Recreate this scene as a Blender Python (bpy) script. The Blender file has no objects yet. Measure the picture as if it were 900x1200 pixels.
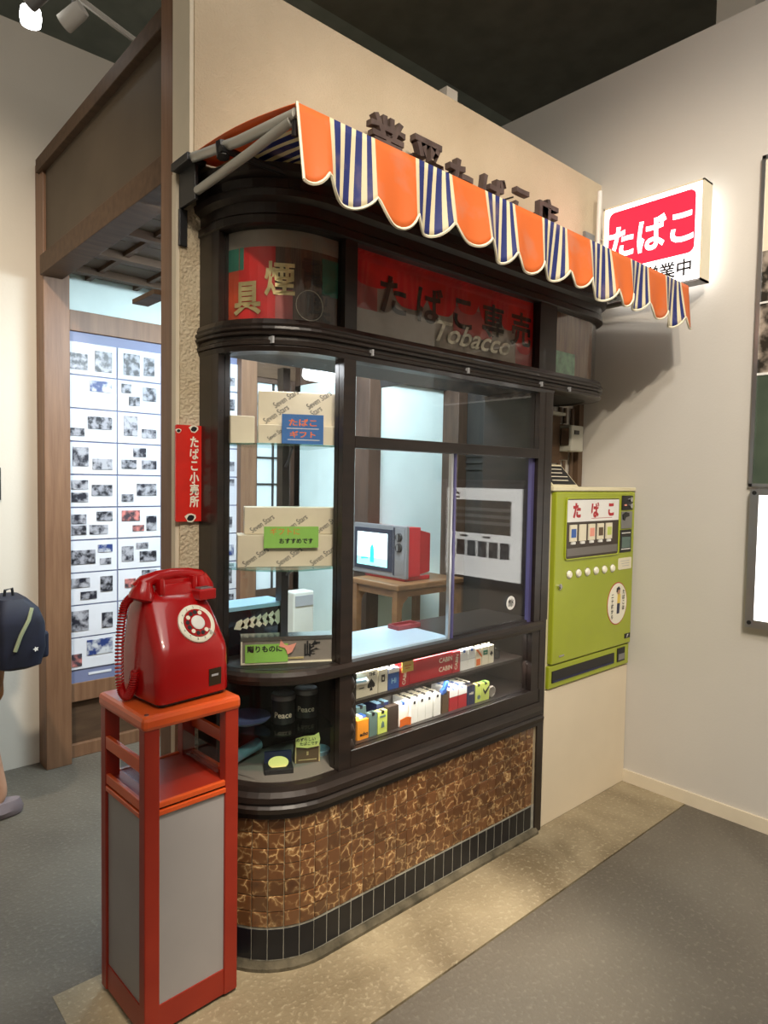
import bpy, bmesh, math, random
from mathutils import Vector, Matrix, Euler
from math import sin, cos, pi, radians
random.seed(7)
S = bpy.context.scene
C = S.collection

# ------------------------------------------------------------------ camera
cam_d = bpy.data.cameras.new('camera'); cam = bpy.data.objects.new('camera', cam_d); C.objects.link(cam)
F_, YAW, PITCH, ROLL = 784.59, 0.732762, 0.047663, -0.016896
cam_d.sensor_fit = 'VERTICAL'; cam_d.sensor_height = 36.0; cam_d.lens = F_ / 1200 * 36
fw = Vector((sin(YAW)*cos(PITCH), cos(YAW)*cos(PITCH), -sin(PITCH)))
rt = Vector((cos(YAW), -sin(YAW), 0)); dn = fw.cross(rt)
rt2 = cos(ROLL)*rt + sin(ROLL)*dn; dn2 = cos(ROLL)*dn - sin(ROLL)*rt
cam.matrix_world = Matrix(((rt2.x, -dn2.x, -fw.x, 0), (rt2.y, -dn2.y, -fw.y, 0), (rt2.z, -dn2.z, -fw.z, 1.5), (0, 0, 0, 1)))
cam_d.clip_start = .05
S.camera = cam
# ------------------------------------------------------------------ world, exposure, big lights
w = bpy.data.worlds.new('world'); S.world = w; w.use_nodes = True
w.node_tree.nodes['Background'].inputs[0].default_value = (.62, .60, .56, 1)
w.node_tree.nodes['Background'].inputs[1].default_value = .17
S.view_settings.view_transform = 'Standard'; S.view_settings.look = 'None'
S.view_settings.exposure = 0.25; S.view_settings.gamma = 1; S.view_settings.use_curve_mapping = False

def light(name, kind, loc, target, energy, col, **k):
    d = bpy.data.lights.new(name, kind); d.energy = energy; d.color = col
    for a, v in k.items(): setattr(d, a, v)
    o = bpy.data.objects.new(name, d); C.objects.link(o); o.location = loc
    o.rotation_euler = (Vector(target) - Vector(loc)).to_track_quat('-Z', 'Y').to_euler()
    return o
WARM = (1, .87, .70); NEUT = (1, .95, .88)
light('key_spot', 'SPOT', (.15, -.9, 3.62), (2.6, 1.5, 1.45), 190, WARM, spot_size=radians(62), spot_blend=.6, shadow_soft_size=.035)
light('key_spot', 'SPOT', (-.22, -.70, 3.62), (2.6, 1.5, 1.40), 150, WARM, spot_size=radians(60), spot_blend=.6, shadow_soft_size=.035)
light('floor_spot', 'SPOT', (.75, .1, 3.7), (1.30, 1.40, 0), 480, WARM, spot_size=radians(27), spot_blend=.7, shadow_soft_size=.05)
light('hall_fill', 'AREA', (.6, -.6, 3.95), (.9, .5, 0), 68, NEUT, shape='RECTANGLE', size=3.5, size_y=2.5)
light('right_wall_wash', 'SPOT', (1.0, -.2, 3.7), (3.14, .8, 1.7), 105, NEUT, spot_size=radians(85), spot_blend=1, shadow_soft_size=.1)
light('left_wall_wash', 'SPOT', (-.1, 1.3, 3.6), (.25, 3.7, 1.55), 290, WARM, spot_size=radians(74), spot_blend=1, shadow_soft_size=.06)
light('room_light', 'AREA', (1.9, 2.25, 2.44), (2.3, 2.9, .9), 78, (.76, .92, 1), shape='RECTANGLE', size=1.5, size_y=.5)
light('room_back_light', 'AREA', (2.3, 3.25, 2.42), (2.3, 3.6, 0), 5, (.76, .92, 1), shape='RECTANGLE', size=1.0, size_y=.3)
light('photo_wash', 'AREA', (1.45, 2.35, 2.44), (1.45, 3.7, 1.0), 4, (.82, .90, 1), shape='RECTANGLE', size=.9, size_y=.2)
light('case_light', 'AREA', (1.22, 1.80, 1.86), (1.20, 1.78, 0), 1.3, (.93, .96, 1), shape='RECTANGLE', size=.25, size_y=.1)
light('shelf_fill', 'AREA', (1.85, 1.70, .868), (1.85, 1.72, 0), 2.0, (1, .95, .88), shape='RECTANGLE', size=.9, size_y=.03)  # added fill inside the case, brightens the upper packs
light('shelf_fill', 'AREA', (1.85, 1.672, .752), (1.85, 1.70, 0), 1.6, (1, .95, .88), shape='RECTANGLE', size=.9, size_y=.012)  # added fill below the upper shelf, brightens the lower row

# ------------------------------------------------------------------ materials
M = {}
def mat(name, col, rough=.5, metal=0, var=0, vscale=6, bump=0, bscale=60, emit=0, coat=0, col2=None, stretch=(1, 1, 1), detail=4, spec=.5, contrast=(.35, .65)):
    m = bpy.data.materials.new(name); m.use_nodes = True; M[name] = m
    n = m.node_tree.nodes; l = m.node_tree.links; b = n['Principled BSDF']
    b.inputs['Roughness'].default_value = rough; b.inputs['Metallic'].default_value = metal
    b.inputs['Coat Weight'].default_value = coat; b.inputs['Specular IOR Level'].default_value = spec
    c = tuple(col) + (1,)
    b.inputs['Base Color'].default_value = c
    tc = n.new('ShaderNodeTexCoord'); mp = n.new('ShaderNodeMapping'); l.new(tc.outputs['Object'], mp.inputs[0])
    mp.inputs['Scale'].default_value = stretch
    # every procedural material carries at least a slight tone variation
    nz = n.new('ShaderNodeTexNoise'); nz.inputs['Scale'].default_value = vscale; nz.inputs['Detail'].default_value = detail
    l.new(mp.outputs[0], nz.inputs['Vector'])
    rp = n.new('ShaderNodeValToRGB'); l.new(nz.outputs['Fac'], rp.inputs[0])
    v = var or .04
    c2 = tuple(col2) + (1,) if col2 else tuple(min(1, x*(1+v)) for x in col) + (1,)
    c1 = c if col2 else tuple(x*(1-v) for x in col) + (1,)
    rp.color_ramp.elements[0].position = contrast[0]; rp.color_ramp.elements[1].position = contrast[1]
    rp.color_ramp.elements[0].color = c1; rp.color_ramp.elements[1].color = c2
    l.new(rp.outputs[0], b.inputs['Base Color'])
    if bump:
        nb = n.new('ShaderNodeTexNoise'); nb.inputs['Scale'].default_value = bscale; nb.inputs['Detail'].default_value = 3
        l.new(mp.outputs[0], nb.inputs['Vector'])
        bp = n.new('ShaderNodeBump'); bp.inputs['Strength'].default_value = bump; bp.inputs['Distance'].default_value = .01
        l.new(nb.outputs['Fac'], bp.inputs['Height']); l.new(bp.outputs[0], b.inputs['Normal'])
    if emit:
        l.new(rp.outputs[0], b.inputs['Emission Color']); b.inputs['Emission Strength'].default_value = emit
    return m

mat('plaster_white', (.56, .53, .48), .75, var=.03, vscale=1.2, bump=.05, bscale=90)
mat('plaster_left', (.62, .57, .49), .75, var=.03, vscale=1.2, bump=.05, bscale=90)
mat('ceiling_dark', (.24, .225, .17), .8, var=.1)
mat('ceiling_lit', (.42, .44, .36), .8, var=.1)  # lighter tone puts the lit part of the ceiling into the colour
mat('stucco', (.48, .39, .265), .9, col2=(.60, .50, .36), vscale=2.2, bump=.35, bscale=170, contrast=(.3, .7))
mat('stucco_rough', (.50, .40, .26), .9, col2=(.62, .53, .38), vscale=9, bump=1.0, bscale=110, contrast=(.3, .7))
mat('trim_cream', (.66, .58, .44), .6)
mat('wood_post', (.15, .072, .036), .5, col2=(.22, .115, .06), vscale=5, stretch=(8, 8, .6), bump=.08, bscale=20, contrast=(.3, .7))
mat('wood_brown', (.062, .034, .018), .65, col2=(.095, .055, .030), spec=.3, vscale=5, stretch=(1, 6, 6), bump=.05, contrast=(.3, .7))
mat('board_brown', (.065, .045, .026), .7, col2=(.085, .060, .036), vscale=3, bump=.1, bscale=200, contrast=(.3, .7))
mat('wood_dark', (.009, .006, .005), .38, col2=(.020, .012, .009), vscale=6, stretch=(1, 1, 5), coat=.12, contrast=(.3, .7))
mat('wood_dark_matt', (.010, .008, .007), .6, col2=(.020, .015, .012), vscale=6, stretch=(6, 6, .8), contrast=(.3, .7))
mat('shoji_wood', (.045, .022, .013), .5, col2=(.08, .042, .025), vscale=6, stretch=(6, 6, .8), contrast=(.3, .7))
mat('shoji_paper', (.66, .74, .78), .9)
mat('room_plaster', (.66, .78, .76), .85)
mat('tatami', (.32, .28, .16), .8, var=.1, vscale=30)
mat('curb', (.045, .038, .022), .9, col2=(.15, .125, .08), vscale=12, bump=.6, bscale=40)
mat('grout', (.30, .24, .15), .9, var=.15, vscale=40)
mat('grout_grey', (.30, .29, .24), .9, var=.15, vscale=40)
mat('tile_black', (.006, .007, .010), .30, var=.3)
mat('red_gloss', (.38, .003, .004), .24, coat=.4, var=.05)
mat('red_enamel', (.62, .018, .010), .35, coat=.4, var=.08, vscale=14)
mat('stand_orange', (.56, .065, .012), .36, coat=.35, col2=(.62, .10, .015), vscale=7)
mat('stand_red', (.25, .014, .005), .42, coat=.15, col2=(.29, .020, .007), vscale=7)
mat('stand_panel', (.29, .275, .27), .5, col2=(.33, .31, .305), vscale=3)
mat('black', (.010, .010, .011), .45); mat('rubber', (.02, .02, .02), .7)
mat('black_gloss', (.008, .008, .010), .12, coat=.5)
mat('white', (.75, .74, .70), .5); mat('cream', (.72, .66, .50), .5); mat('ivory', (.80, .76, .62), .35)
mat('paper_white', (.78, .77, .72), .7)
mat('chrome', (.6, .6, .6), .18, metal=1); mat('alu', (.52, .53, .55), .32, metal=1)
mat('grey_metal', (.30, .30, .30), .4, metal=.7); mat('pole_grey', (.42, .41, .37), .42, metal=.3)
mat('vend_green', (.32, .37, .018), .38, coat=.3, var=.06, vscale=3)
mat('vend_cream', (.70, .63, .42), .45)
mat('vend_base', (.72, .62, .46), .5, var=.04, vscale=2)
mat('letter_wood', (.060, .040, .036), .6, col2=(.10, .07, .062), vscale=20)
mat('gold', (.62, .50, .24), .35, metal=.5, var=.2, vscale=30)
mat('silver_leaf', (.62, .58, .46), .35, metal=.6, var=.3, vscale=30)
mat('ghost_dark', (.035, .028, .022), .5)
mat('sign_red', (.62, .015, .015), .45, var=.25, vscale=9)
mat('sign_pink', (.42, .10, .09), .5, var=.3, vscale=9)
mat('sign_grey', (.26, .22, .18), .5, col2=(.38, .32, .26), vscale=7)
mat('sign_green', (.02, .16, .11), .5, var=.3, vscale=9)
mat('sign_orange', (.50, .06, .02), .5, var=.3, vscale=9)
mat('sign_brown', (.09, .055, .035), .5, col2=(.17, .11, .08), vscale=18, stretch=(6, 6, .5))
mat('sign_mint', (.18, .42, .24), .5, var=.35, vscale=30)
mat('sign_tan', (.28, .17, .09), .5, col2=(.16, .06, .04), vscale=14, stretch=(5, 5, .5))
mat('glow_white', (1, .98, .97), .5, emit=2.3); mat('glow_red', (.80, .012, .035), .5, emit=1.15)
mat('glow_soft', (.95, .95, .98), .5, emit=.9); mat('lamp_face', (1, .97, .92), .5, emit=14)
mat('glare', (.95, .97, 1), .5, emit=1.6)
mat('lightbox', (.95, .94, .90), .5, emit=4.0)
mat('tv_blue', (.75, .95, 1), .3, emit=1.5); mat('tv_cyan', (.02, .60, .62), .3, emit=.9); mat('tv_pale', (.35, .88, .92), .3, emit=1.1)
mat('tv_red', (.48, .012, .020), .35, coat=.3); mat('tv_grey', (.24, .24, .25), .4, metal=.3); mat('tv_dark', (.015, .02, .04), .3)
mat('table_wood', (.16, .075, .03), .4, col2=(.24, .12, .05), vscale=5, stretch=(6, 1, 6), contrast=(.3, .7))
mat('rack_white', (.62, .62, .56), .5); mat('print_brown', (.20, .18, .14), .7, col2=(.34, .27, .18), vscale=20)  # second one is the brown print tone of the light box band
mat('counter_pale', (.42, .55, .66), .25); mat('tray_red', (.25, .03, .04), .4)
mat('panel_white', (.60, .61, .66), .6); mat('panel_slate', (.16, .18, .30), .5)
mat('photo_bw', (.012, .012, .018), .4, col2=(.30, .30, .34), vscale=34, detail=6, contrast=(.42, .60))
mat('photo_bw2', (.015, .015, .025), .4, col2=(.36, .36, .40), vscale=26, detail=5, contrast=(.40, .58))
mat('photo_red', (.05, .04, .05), .4, col2=(.58, .20, .18), vscale=30, detail=5, contrast=(.42, .60))
mat('photo_blue', (.02, .04, .16), .4, col2=(.50, .52, .55), vscale=26, detail=5, contrast=(.42, .60))
mat('photo_big', (.02, .017, .012), .35, col2=(.36, .30, .24), vscale=14, detail=6, contrast=(.45, .62))
mat('photo_green', (.045, .065, .045), .35, col2=(.07, .095, .065), vscale=5)
mat('wrap', (.66, .57, .42), .6, var=.05, vscale=8); mat('wrap_ink', (.10, .09, .085), .6)
mat('blue_card', (.02, .12, .36), .5); mat('green_card', (.24, .48, .08), .6); mat('yellow', (.75, .55, .10), .5); mat('yellow_note', (.72, .66, .22), .6)
mat('pink', (.75, .30, .22), .6); mat('orange', (.72, .15, .02), .5); mat('orange_pack', (.72, .26, .02), .45)
mat('teal', (.10, .16, .14), .45); mat('dark_brown', (.045, .030, .022), .5); mat('brown_pack', (.10, .06, .03), .5); mat('navy', (.012, .018, .06), .45)
mat('blue_pack', (.03, .10, .36), .4); mat('sky_pack', (.30, .52, .66), .4); mat('red_pack', (.42, .014, .022), .38); mat('dark_red', (.22, .012, .02), .45)
mat('lime_pack', (.50, .58, .12), .45); mat('green_ink', (.02, .20, .10), .5); mat('grey_card', (.15, .135, .12), .6); mat('steel_box', (.25, .22, .19), .45, metal=.3)
mat('blue_bowl', (.12, .17, .34), .3, coat=.4); mat('pale_teal', (.20, .34, .42), .3)
mat('skin', (.50, .28, .18), .6); mat('hair', (.012, .010, .010), .5); mat('shorts', (.34, .13, .03), .8); mat('shirt', (.05, .05, .07), .85); mat('backpack', (.006, .008, .022), .7, var=.3, vscale=9)
mat('reflective', (.30, .33, .20), .4); mat('shoe', (.20, .16, .17), .6); mat('cloth_grey', (.10, .11, .13), .9)
mat('meter_grey', (.40, .39, .33), .4); mat('pipe', (.10, .06, .035), .5); mat('plate', (.05, .035, .02), .35, metal=.5)
mat('kiss', (.35, .36, .38), .4)
mat('wire_black', (.012, .012, .012), .5)
mat('film_violet', (.10, .09, .22), .3, metal=.3)

def glass_mat(name, tint=(.93, .96, .97), k=1.0):
    m = bpy.data.materials.new(name); m.use_nodes = True; M[name] = m
    n = m.node_tree.nodes; l = m.node_tree.links; n.remove(n['Principled BSDF'])
    tr = n.new('ShaderNodeBsdfTransparent'); tr.inputs[0].default_value = tint + (1,)
    gl = n.new('ShaderNodeBsdfGlossy'); gl.inputs['Roughness'].default_value = .02
    fr = n.new('ShaderNodeFresnel'); ge = n.new('ShaderNodeNewGeometry'); ir = n.new('ShaderNodeMapRange')   # same reflectance on both faces of the pane
    ir.inputs[3].default_value = 1.45; ir.inputs[4].default_value = 1/1.45; l.new(ge.outputs['Backfacing'], ir.inputs[0]); l.new(ir.outputs[0], fr.inputs[0])
    mu = n.new('ShaderNodeMath'); mu.operation = 'MULTIPLY'; mu.inputs[1].default_value = k; l.new(fr.outputs[0], mu.inputs[0])
    mx = n.new('ShaderNodeMixShader'); l.new(mu.outputs[0], mx.inputs[0]); l.new(tr.outputs[0], mx.inputs[1]); l.new(gl.outputs[0], mx.inputs[2])
    l.new(mx.outputs[0], n['Material Output'].inputs[0])
glass_mat('glass', (.97, .98, .98), k=.9); glass_mat('glass_shelf', (.70, .90, .86)); glass_mat('glass_clear', (.97, .98, .98), k=1.0); glass_mat('acrylic', (.80, .86, .90))

def floor_mat(name, a, b, c, s=1.3, rough=.55, spots=.4):
    m = bpy.data.materials.new(name); m.use_nodes = True; M[name] = m
    n = m.node_tree.nodes; l = m.node_tree.links; bs = n['Principled BSDF']; bs.inputs['Roughness'].default_value = rough
    tc = n.new('ShaderNodeTexCoord')
    n1 = n.new('ShaderNodeTexNoise'); n1.inputs['Scale'].default_value = s; n1.inputs['Detail'].default_value = 6; n1.inputs['Distortion'].default_value = .6
    l.new(tc.outputs['Object'], n1.inputs['Vector'])
    r = n.new('ShaderNodeValToRGB'); e = r.color_ramp.elements; e[0].position = .33; e[0].color = a + (1,); e[1].position = .68; e[1].color = b + (1,)
    l.new(n1.outputs['Fac'], r.inputs[0])
    n2 = n.new('ShaderNodeTexNoise'); n2.inputs['Scale'].default_value = 70; n2.inputs['Detail'].default_value = 4; l.new(tc.outputs['Object'], n2.inputs['Vector'])
    r2 = n.new('ShaderNodeValToRGB'); e = r2.color_ramp.elements; e[0].position = .55; e[0].color = (0, 0, 0, 1); e[1].position = .72; e[1].color = (1, 1, 1, 1)
    l.new(n2.outputs['Fac'], r2.inputs[0])
    mu = n.new('ShaderNodeMath'); mu.operation = 'MULTIPLY'; mu.inputs[1].default_value = spots; l.new(r2.outputs[0], mu.inputs[0])
    mx = n.new('ShaderNodeMixRGB'); mx.inputs[2].default_value = c + (1,); l.new(mu.outputs[0], mx.inputs[0]); l.new(r.outputs[0], mx.inputs[1])
    l.new(mx.outputs[0], bs.inputs['Base Color'])
    bp = n.new('ShaderNodeBump'); bp.inputs['Strength'].default_value = .35; bp.inputs['Distance'].default_value = .01
    l.new(n2.outputs['Fac'], bp.inputs['Height']); l.new(bp.outputs[0], bs.inputs['Normal'])
floor_mat('floor_grey', (.090, .076, .058), (.150, .130, .100), (.26, .235, .19))
floor_mat('floor_strip', (.17, .13, .075), (.40, .33, .21), (.52, .45, .31), s=2.6, spots=.5)

def tile_mat():
    m = bpy.data.materials.new('tile_marble'); m.use_nodes = True; M['tile_marble'] = m
    n = m.node_tree.nodes; l = m.node_tree.links; b = n['Principled BSDF']; b.inputs['Roughness'].default_value = .16; b.inputs['Coat Weight'].default_value = .5
    tc = n.new('ShaderNodeTexCoord'); oi = n.new('ShaderNodeObjectInfo')
    mu = n.new('ShaderNodeVectorMath'); mu.operation = 'SCALE'; mu.inputs['Scale'].default_value = 40
    cb = n.new('ShaderNodeCombineXYZ'); l.new(oi.outputs['Random'], cb.inputs[0]); l.new(oi.outputs['Random'], cb.inputs[2])
    l.new(cb.outputs[0], mu.inputs[0])
    ad = n.new('ShaderNodeVectorMath'); ad.operation = 'ADD'; l.new(tc.outputs['Object'], ad.inputs[0]); l.new(mu.outputs[0], ad.inputs[1])
    nz = n.new('ShaderNodeTexNoise'); nz.inputs['Scale'].default_value = 45; nz.inputs['Detail'].default_value = 3; l.new(ad.outputs[0], nz.inputs['Vector'])
    m2 = n.new('ShaderNodeVectorMath'); m2.operation = 'SCALE'; m2.inputs['Scale'].default_value = .022; l.new(nz.outputs['Color'], m2.inputs[0])
    a2 = n.new('ShaderNodeVectorMath'); a2.operation = 'ADD'; l.new(ad.outputs[0], a2.inputs[0]); l.new(m2.outputs[0], a2.inputs[1])
    vo = n.new('ShaderNodeTexVoronoi'); vo.feature = 'DISTANCE_TO_EDGE'; vo.inputs['Scale'].default_value = 27; l.new(a2.outputs[0], vo.inputs['Vector'])
    r = n.new('ShaderNodeValToRGB'); e = r.color_ramp.elements
    e[0].position = 0; e[0].color = (.62, .44, .22, 1); e[1].position = .12; e[1].color = (.13, .052, .018, 1)
    x = e.new(.04); x.color = (.30, .16, .06, 1); x = e.new(.5); x.color = (.075, .030, .012, 1)
    l.new(vo.outputs['Distance'], r.inputs[0])
    n3 = n.new('ShaderNodeTexNoise'); n3.inputs['Scale'].default_value = 22; l.new(ad.outputs[0], n3.inputs['Vector'])
    r3 = n.new('ShaderNodeValToRGB'); r3.color_ramp.elements[0].position = .42; r3.color_ramp.elements[1].position = .62; l.new(n3.outputs['Fac'], r3.inputs[0])
    mx = n.new('ShaderNodeMixRGB'); mx.inputs[1].default_value = (.12, .050, .018, 1); l.new(r3.outputs[0], mx.inputs[0]); l.new(r.outputs[0], mx.inputs[2])
    hv = n.new('ShaderNodeHueSaturation'); mr = n.new('ShaderNodeMapRange'); mr.inputs[3].default_value = .7; mr.inputs[4].default_value = 1.25
    l.new(oi.outputs['Random'], mr.inputs[0]); l.new(mr.outputs[0], hv.inputs['Value']); l.new(mx.outputs[0], hv.inputs['Color'])
    l.new(hv.outputs[0], b.inputs['Base Color'])
tile_mat()

def awning_mat():
    m = bpy.data.materials.new('awning_cloth'); m.use_nodes = True; M['awning_cloth'] = m
    n = m.node_tree.nodes; l = m.node_tree.links; b = n['Principled BSDF']; b.inputs['Roughness'].default_value = .62
    tc = n.new('ShaderNodeTexCoord'); sp = n.new('ShaderNodeSeparateXYZ'); l.new(tc.outputs['Object'], sp.inputs[0])
    # thing origin is at x=1.9; world x of a stripe band start = .988
    a = n.new('ShaderNodeMath'); a.operation = 'ADD'; a.inputs[1].default_value = 1.9 - .988 + .2885*8; l.new(sp.outputs[0], a.inputs[0])
    d = n.new('ShaderNodeMath'); d.operation = 'DIVIDE'; d.inputs[1].default_value = .2885; l.new(a.outputs[0], d.inputs[0])
    f = n.new('ShaderNodeMath'); f.operation = 'FRACT'; l.new(d.outputs[0], f.inputs[0])
    r = n.new('ShaderNodeValToRGB'); r.color_ramp.interpolation = 'CONSTANT'; e = r.color_ramp.elements
    Wt = (.74, .66, .44, 1); Bl = (.018, .028, .16, 1); Or = (.72, .155, .028, 1)
    e[0].position = 0; e[0].color = Wt; e[1].position = .045; e[1].color = Bl
    for p, c in ((.115, Wt), (.165, Bl), (.235, Wt), (.285, Bl), (.355, Wt), (.405, Bl), (.455, Wt), (.50, Or)):
        x = e.new(p); x.color = c
    l.new(f.outputs[0], r.inputs[0])
    nz = n.new('ShaderNodeTexNoise'); nz.inputs['Scale'].default_value = 9; nz.inputs['Detail'].default_value = 5; l.new(tc.outputs['Object'], nz.inputs['Vector'])
    mr = n.new('ShaderNodeMapRange'); mr.inputs[1].default_value = .55; mr.inputs[2].default_value = .85; mr.inputs[4].default_value = .5; l.new(nz.outputs['Fac'], mr.inputs[0])
    mx = n.new('ShaderNodeMixRGB'); mx.inputs[2].default_value = (.45, .30, .24, 1); l.new(mr.outputs[0], mx.inputs[0]); l.new(r.outputs[0], mx.inputs[1])
    l.new(mx.outputs[0], b.inputs['Base Color'])
    tl = n.new('ShaderNodeBsdfTranslucent'); l.new(mx.outputs[0], tl.inputs[0])
    ms = n.new('ShaderNodeMixShader'); ms.inputs[0].default_value = .22; l.new(b.outputs[0], ms.inputs[1]); l.new(tl.outputs[0], ms.inputs[2])
    l.new(ms.outputs[0], n['Material Output'].inputs[0])
awning_mat()

# ------------------------------------------------------------------ mesh helpers
class MB:
    def __init__(s): s.v = []; s.f = []; s.m = []; s.mats = []; s.sm = []
    def mi(s, m):
        if m not in s.mats: s.mats.append(m)
        return s.mats.index(m)
    def add(s, vs, fs, m, smooth=False, T=None):
        o = len(s.v); k = s.mi(m)
        s.v += [tuple(T @ Vector(v)) if T is not None else tuple(v) for v in vs]
        s.f += [tuple(i+o for i in f) for f in fs]; s.m += [k]*len(fs); s.sm += [smooth]*len(fs)
        return s
    def box(s, x0, x1, y0, y1, z0, z1, m, T=None, b=0):
        if b:
            bm = bmesh.new(); bmesh.ops.create_cube(bm, size=1)
            for v in bm.verts: v.co = Vector(((x0+x1)/2+v.co.x*(x1-x0), (y0+y1)/2+v.co.y*(y1-y0), (z0+z1)/2+v.co.z*(z1-z0)))
            bmesh.ops.bevel(bm, geom=bm.edges[:], offset=b, segments=2, profile=.5, affect='EDGES')
            bm.verts.index_update(); vs = [v.co.copy() for v in bm.verts]; fs = [[v.index for v in f.verts] for f in bm.faces]; bm.free()
            return s.add(vs, fs, m, False, T)
        vs = [(x, y, z) for z in (z0, z1) for y in (y0, y1) for x in (x0, x1)]
        return s.add(vs, [(0, 2, 3, 1), (4, 5, 7, 6), (0, 1, 5, 4), (2, 6, 7, 3), (0, 4, 6, 2), (1, 3, 7, 5)], m, False, T)
    def tube(s, pts, r, m, n=8, caps=True, T=None):
        pts = [Vector(p) for p in pts]; rs = r if isinstance(r, (list, tuple)) else [r]*len(pts)
        vs = []; N = len(pts); up = None
        for i, p in enumerate(pts):
            t = (pts[min(i+1, N-1)] - pts[max(i-1, 0)]).normalized()
            if up is None: up = Vector((0, 0, 1)) if abs(t.z) < .9 else Vector((1, 0, 0))
            a = t.cross(up).normalized(); up = a.cross(t).normalized()
            for k in range(n):
                q = 2*pi*k/n; vs.append(p + rs[i]*(a*cos(q) + up*sin(q)))
        fs = [(i*n+k, i*n+(k+1) % n, (i+1)*n+(k+1) % n, (i+1)*n+k) for i in range(N-1) for k in range(n)]
        if caps: fs += [tuple(range(n))[::-1], tuple((N-1)*n+k for k in range(n))]
        return s.add(vs, fs, m, True, T)
    def lathe(s, prof, m, n=24, T=None, smooth=True, sy=1):
        vs = [(r*cos(2*pi*k/n), sy*r*sin(2*pi*k/n), z) for r, z in prof for k in range(n)]
        fs = [(i*n+k, i*n+(k+1) % n, (i+1)*n+(k+1) % n, (i+1)*n+k) for i in range(len(prof)-1) for k in range(n)]
        fs += [tuple(range(n))[::-1], tuple((len(prof)-1)*n+k for k in range(n))]
        return s.add(vs, fs, m, smooth, T)
    def prism(s, poly, h0, h1, m, T=None, smooth=False):
        n = len(poly); vs = [(x, y, h) for h in (h0, h1) for x, y in poly]
        fs = [(i, (i+1) % n, n+(i+1) % n, n+i) for i in range(n)] + [tuple(range(n))[::-1], tuple(range(n, 2*n))]
        return s.add(vs, fs, m, smooth, T)
    def loft(s, rings, m, smooth=True, T=None, closed=True):
        n = len(rings[0]); vs = [p for r in rings for p in r]
        fs = [(i*n+k, i*n+(k+1) % n, (i+1)*n+(k+1) % n, (i+1)*n+k) for i in range(len(rings)-1) for k in range(n)]
        if closed: fs += [tuple(range(n))[::-1], tuple((len(rings)-1)*n+k for k in range(n))]
        return s.add(vs, fs, m, smooth, T)
    def mesh(s, name, off=(0, 0, 0)):
        me = bpy.data.meshes.new(name); o = Vector(off)
        me.from_pydata([Vector(v)-o for v in s.v], [], s.f)
        for m in s.mats: me.materials.append(M[m])
        me.polygons.foreach_set('material_index', s.m); me.polygons.foreach_set('use_smooth', s.sm); me.update()
        bm = bmesh.new(); bm.from_mesh(me); bmesh.ops.recalc_face_normals(bm, faces=bm.faces); bm.to_mesh(me); bm.free()
        if any(s.sm): me.set_sharp_from_angle(angle=radians(38))
        return me

WO = {}          # world origin of unrotated things, for meshes authored in world coordinates
def thing(name, label, cat, loc=(0, 0, 0), rotz=0, group=None, kind=None):
    o = bpy.data.objects.new(name, None); C.objects.link(o); o.location = loc; o.rotation_euler = (0, 0, rotz); o.empty_display_size = .05
    if label: o['label'] = label
    if cat: o['category'] = cat
    if group: o['group'] = group
    if kind: o['kind'] = kind
    WO[o] = Vector(loc); return o
def part(name, mb, parent, world=True, label=None, bevel=0, kind=None):
    """one mesh object below parent; world=True: vertices given in world coordinates"""
    off = WO.get(parent, Vector((0, 0, 0))) if world else Vector((0, 0, 0))
    o = bpy.data.objects.new(name, mb.mesh(name, off)); C.objects.link(o); o.parent = parent
    WO[o] = off
    if label: o['label'] = label
    if kind: o['kind'] = kind
    if bevel: bev(o, bevel)
    return o
def bev(o, w):
    m = o.modifiers.new('bevel', 'BEVEL'); m.width = w; m.segments = 2; m.limit_method = 'ANGLE'; m.angle_limit = radians(40)
def solo(name, mb, label, cat, loc, group=None, rotz=0, world=True):
    """a top-level thing that is a single mesh"""
    o = bpy.data.objects.new(name, mb.mesh(name, loc if world else (0, 0, 0))); C.objects.link(o); o.location = loc; o.rotation_euler = (0, 0, rotz)
    o['label'] = label; o['category'] = cat; WO[o] = Vector(loc)
    if group: o['group'] = group
    return o
def struct(name, mb, parent=None):
    o = part(name, mb, parent) if parent else bpy.data.objects.new(name, mb.mesh(name))
    if not parent: C.objects.link(o); o['kind'] = 'structure'; WO[o] = Vector((0, 0, 0))
    return o

def text_geo(s, size, bold=0, ext=0, shear=0, res=3):
    cu = bpy.data.curves.new('t', 'FONT'); cu.body = s; cu.size = size; cu.offset = bold; cu.extrude = ext; cu.shear = shear
    cu.resolution_u = res; cu.align_x = 'CENTER'; cu.align_y = 'CENTER'
    o = bpy.data.objects.new('t', cu); C.objects.link(o)
    dg = bpy.context.evaluated_depsgraph_get(); ev = o.evaluated_get(dg); me = ev.to_mesh()
    vs = [v.co.copy() for v in me.vertices]; fs = [tuple(p.vertices) for p in me.polygons]; ev.to_mesh_clear()
    bpy.data.objects.remove(o); bpy.data.curves.remove(cu)
    if vs:   # recentre on the inked box
        cx = (min(v.x for v in vs)+max(v.x for v in vs))/2; cy = (min(v.y for v in vs)+max(v.y for v in vs))/2
        vs = [Vector((v.x-cx, v.y-cy, v.z)) for v in vs]
    return vs, fs
def write(mb, s, size, fn, m, bold=0, ext=0, shear=0, at=(0, 0), sx=1, sy=1, rot=0):
    """fn maps flat text coordinates (x, y, depth) to a point"""
    vs, fs = text_geo(s, size, bold, ext, shear)
    c, n = cos(rot), sin(rot)
    mb.add([fn(at[0]+v.x*sx*c-v.y*sy*n, at[1]+v.x*sx*n+v.y*sy*c, v.z) for v in vs], fs, m); return mb
def front(Y): return lambda x, y, z: (x, Y-z, y)          # faces -Y
def leftface(X): return lambda x, y, z: (X-z, -x, y)      # faces -X, x runs to -Y

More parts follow.
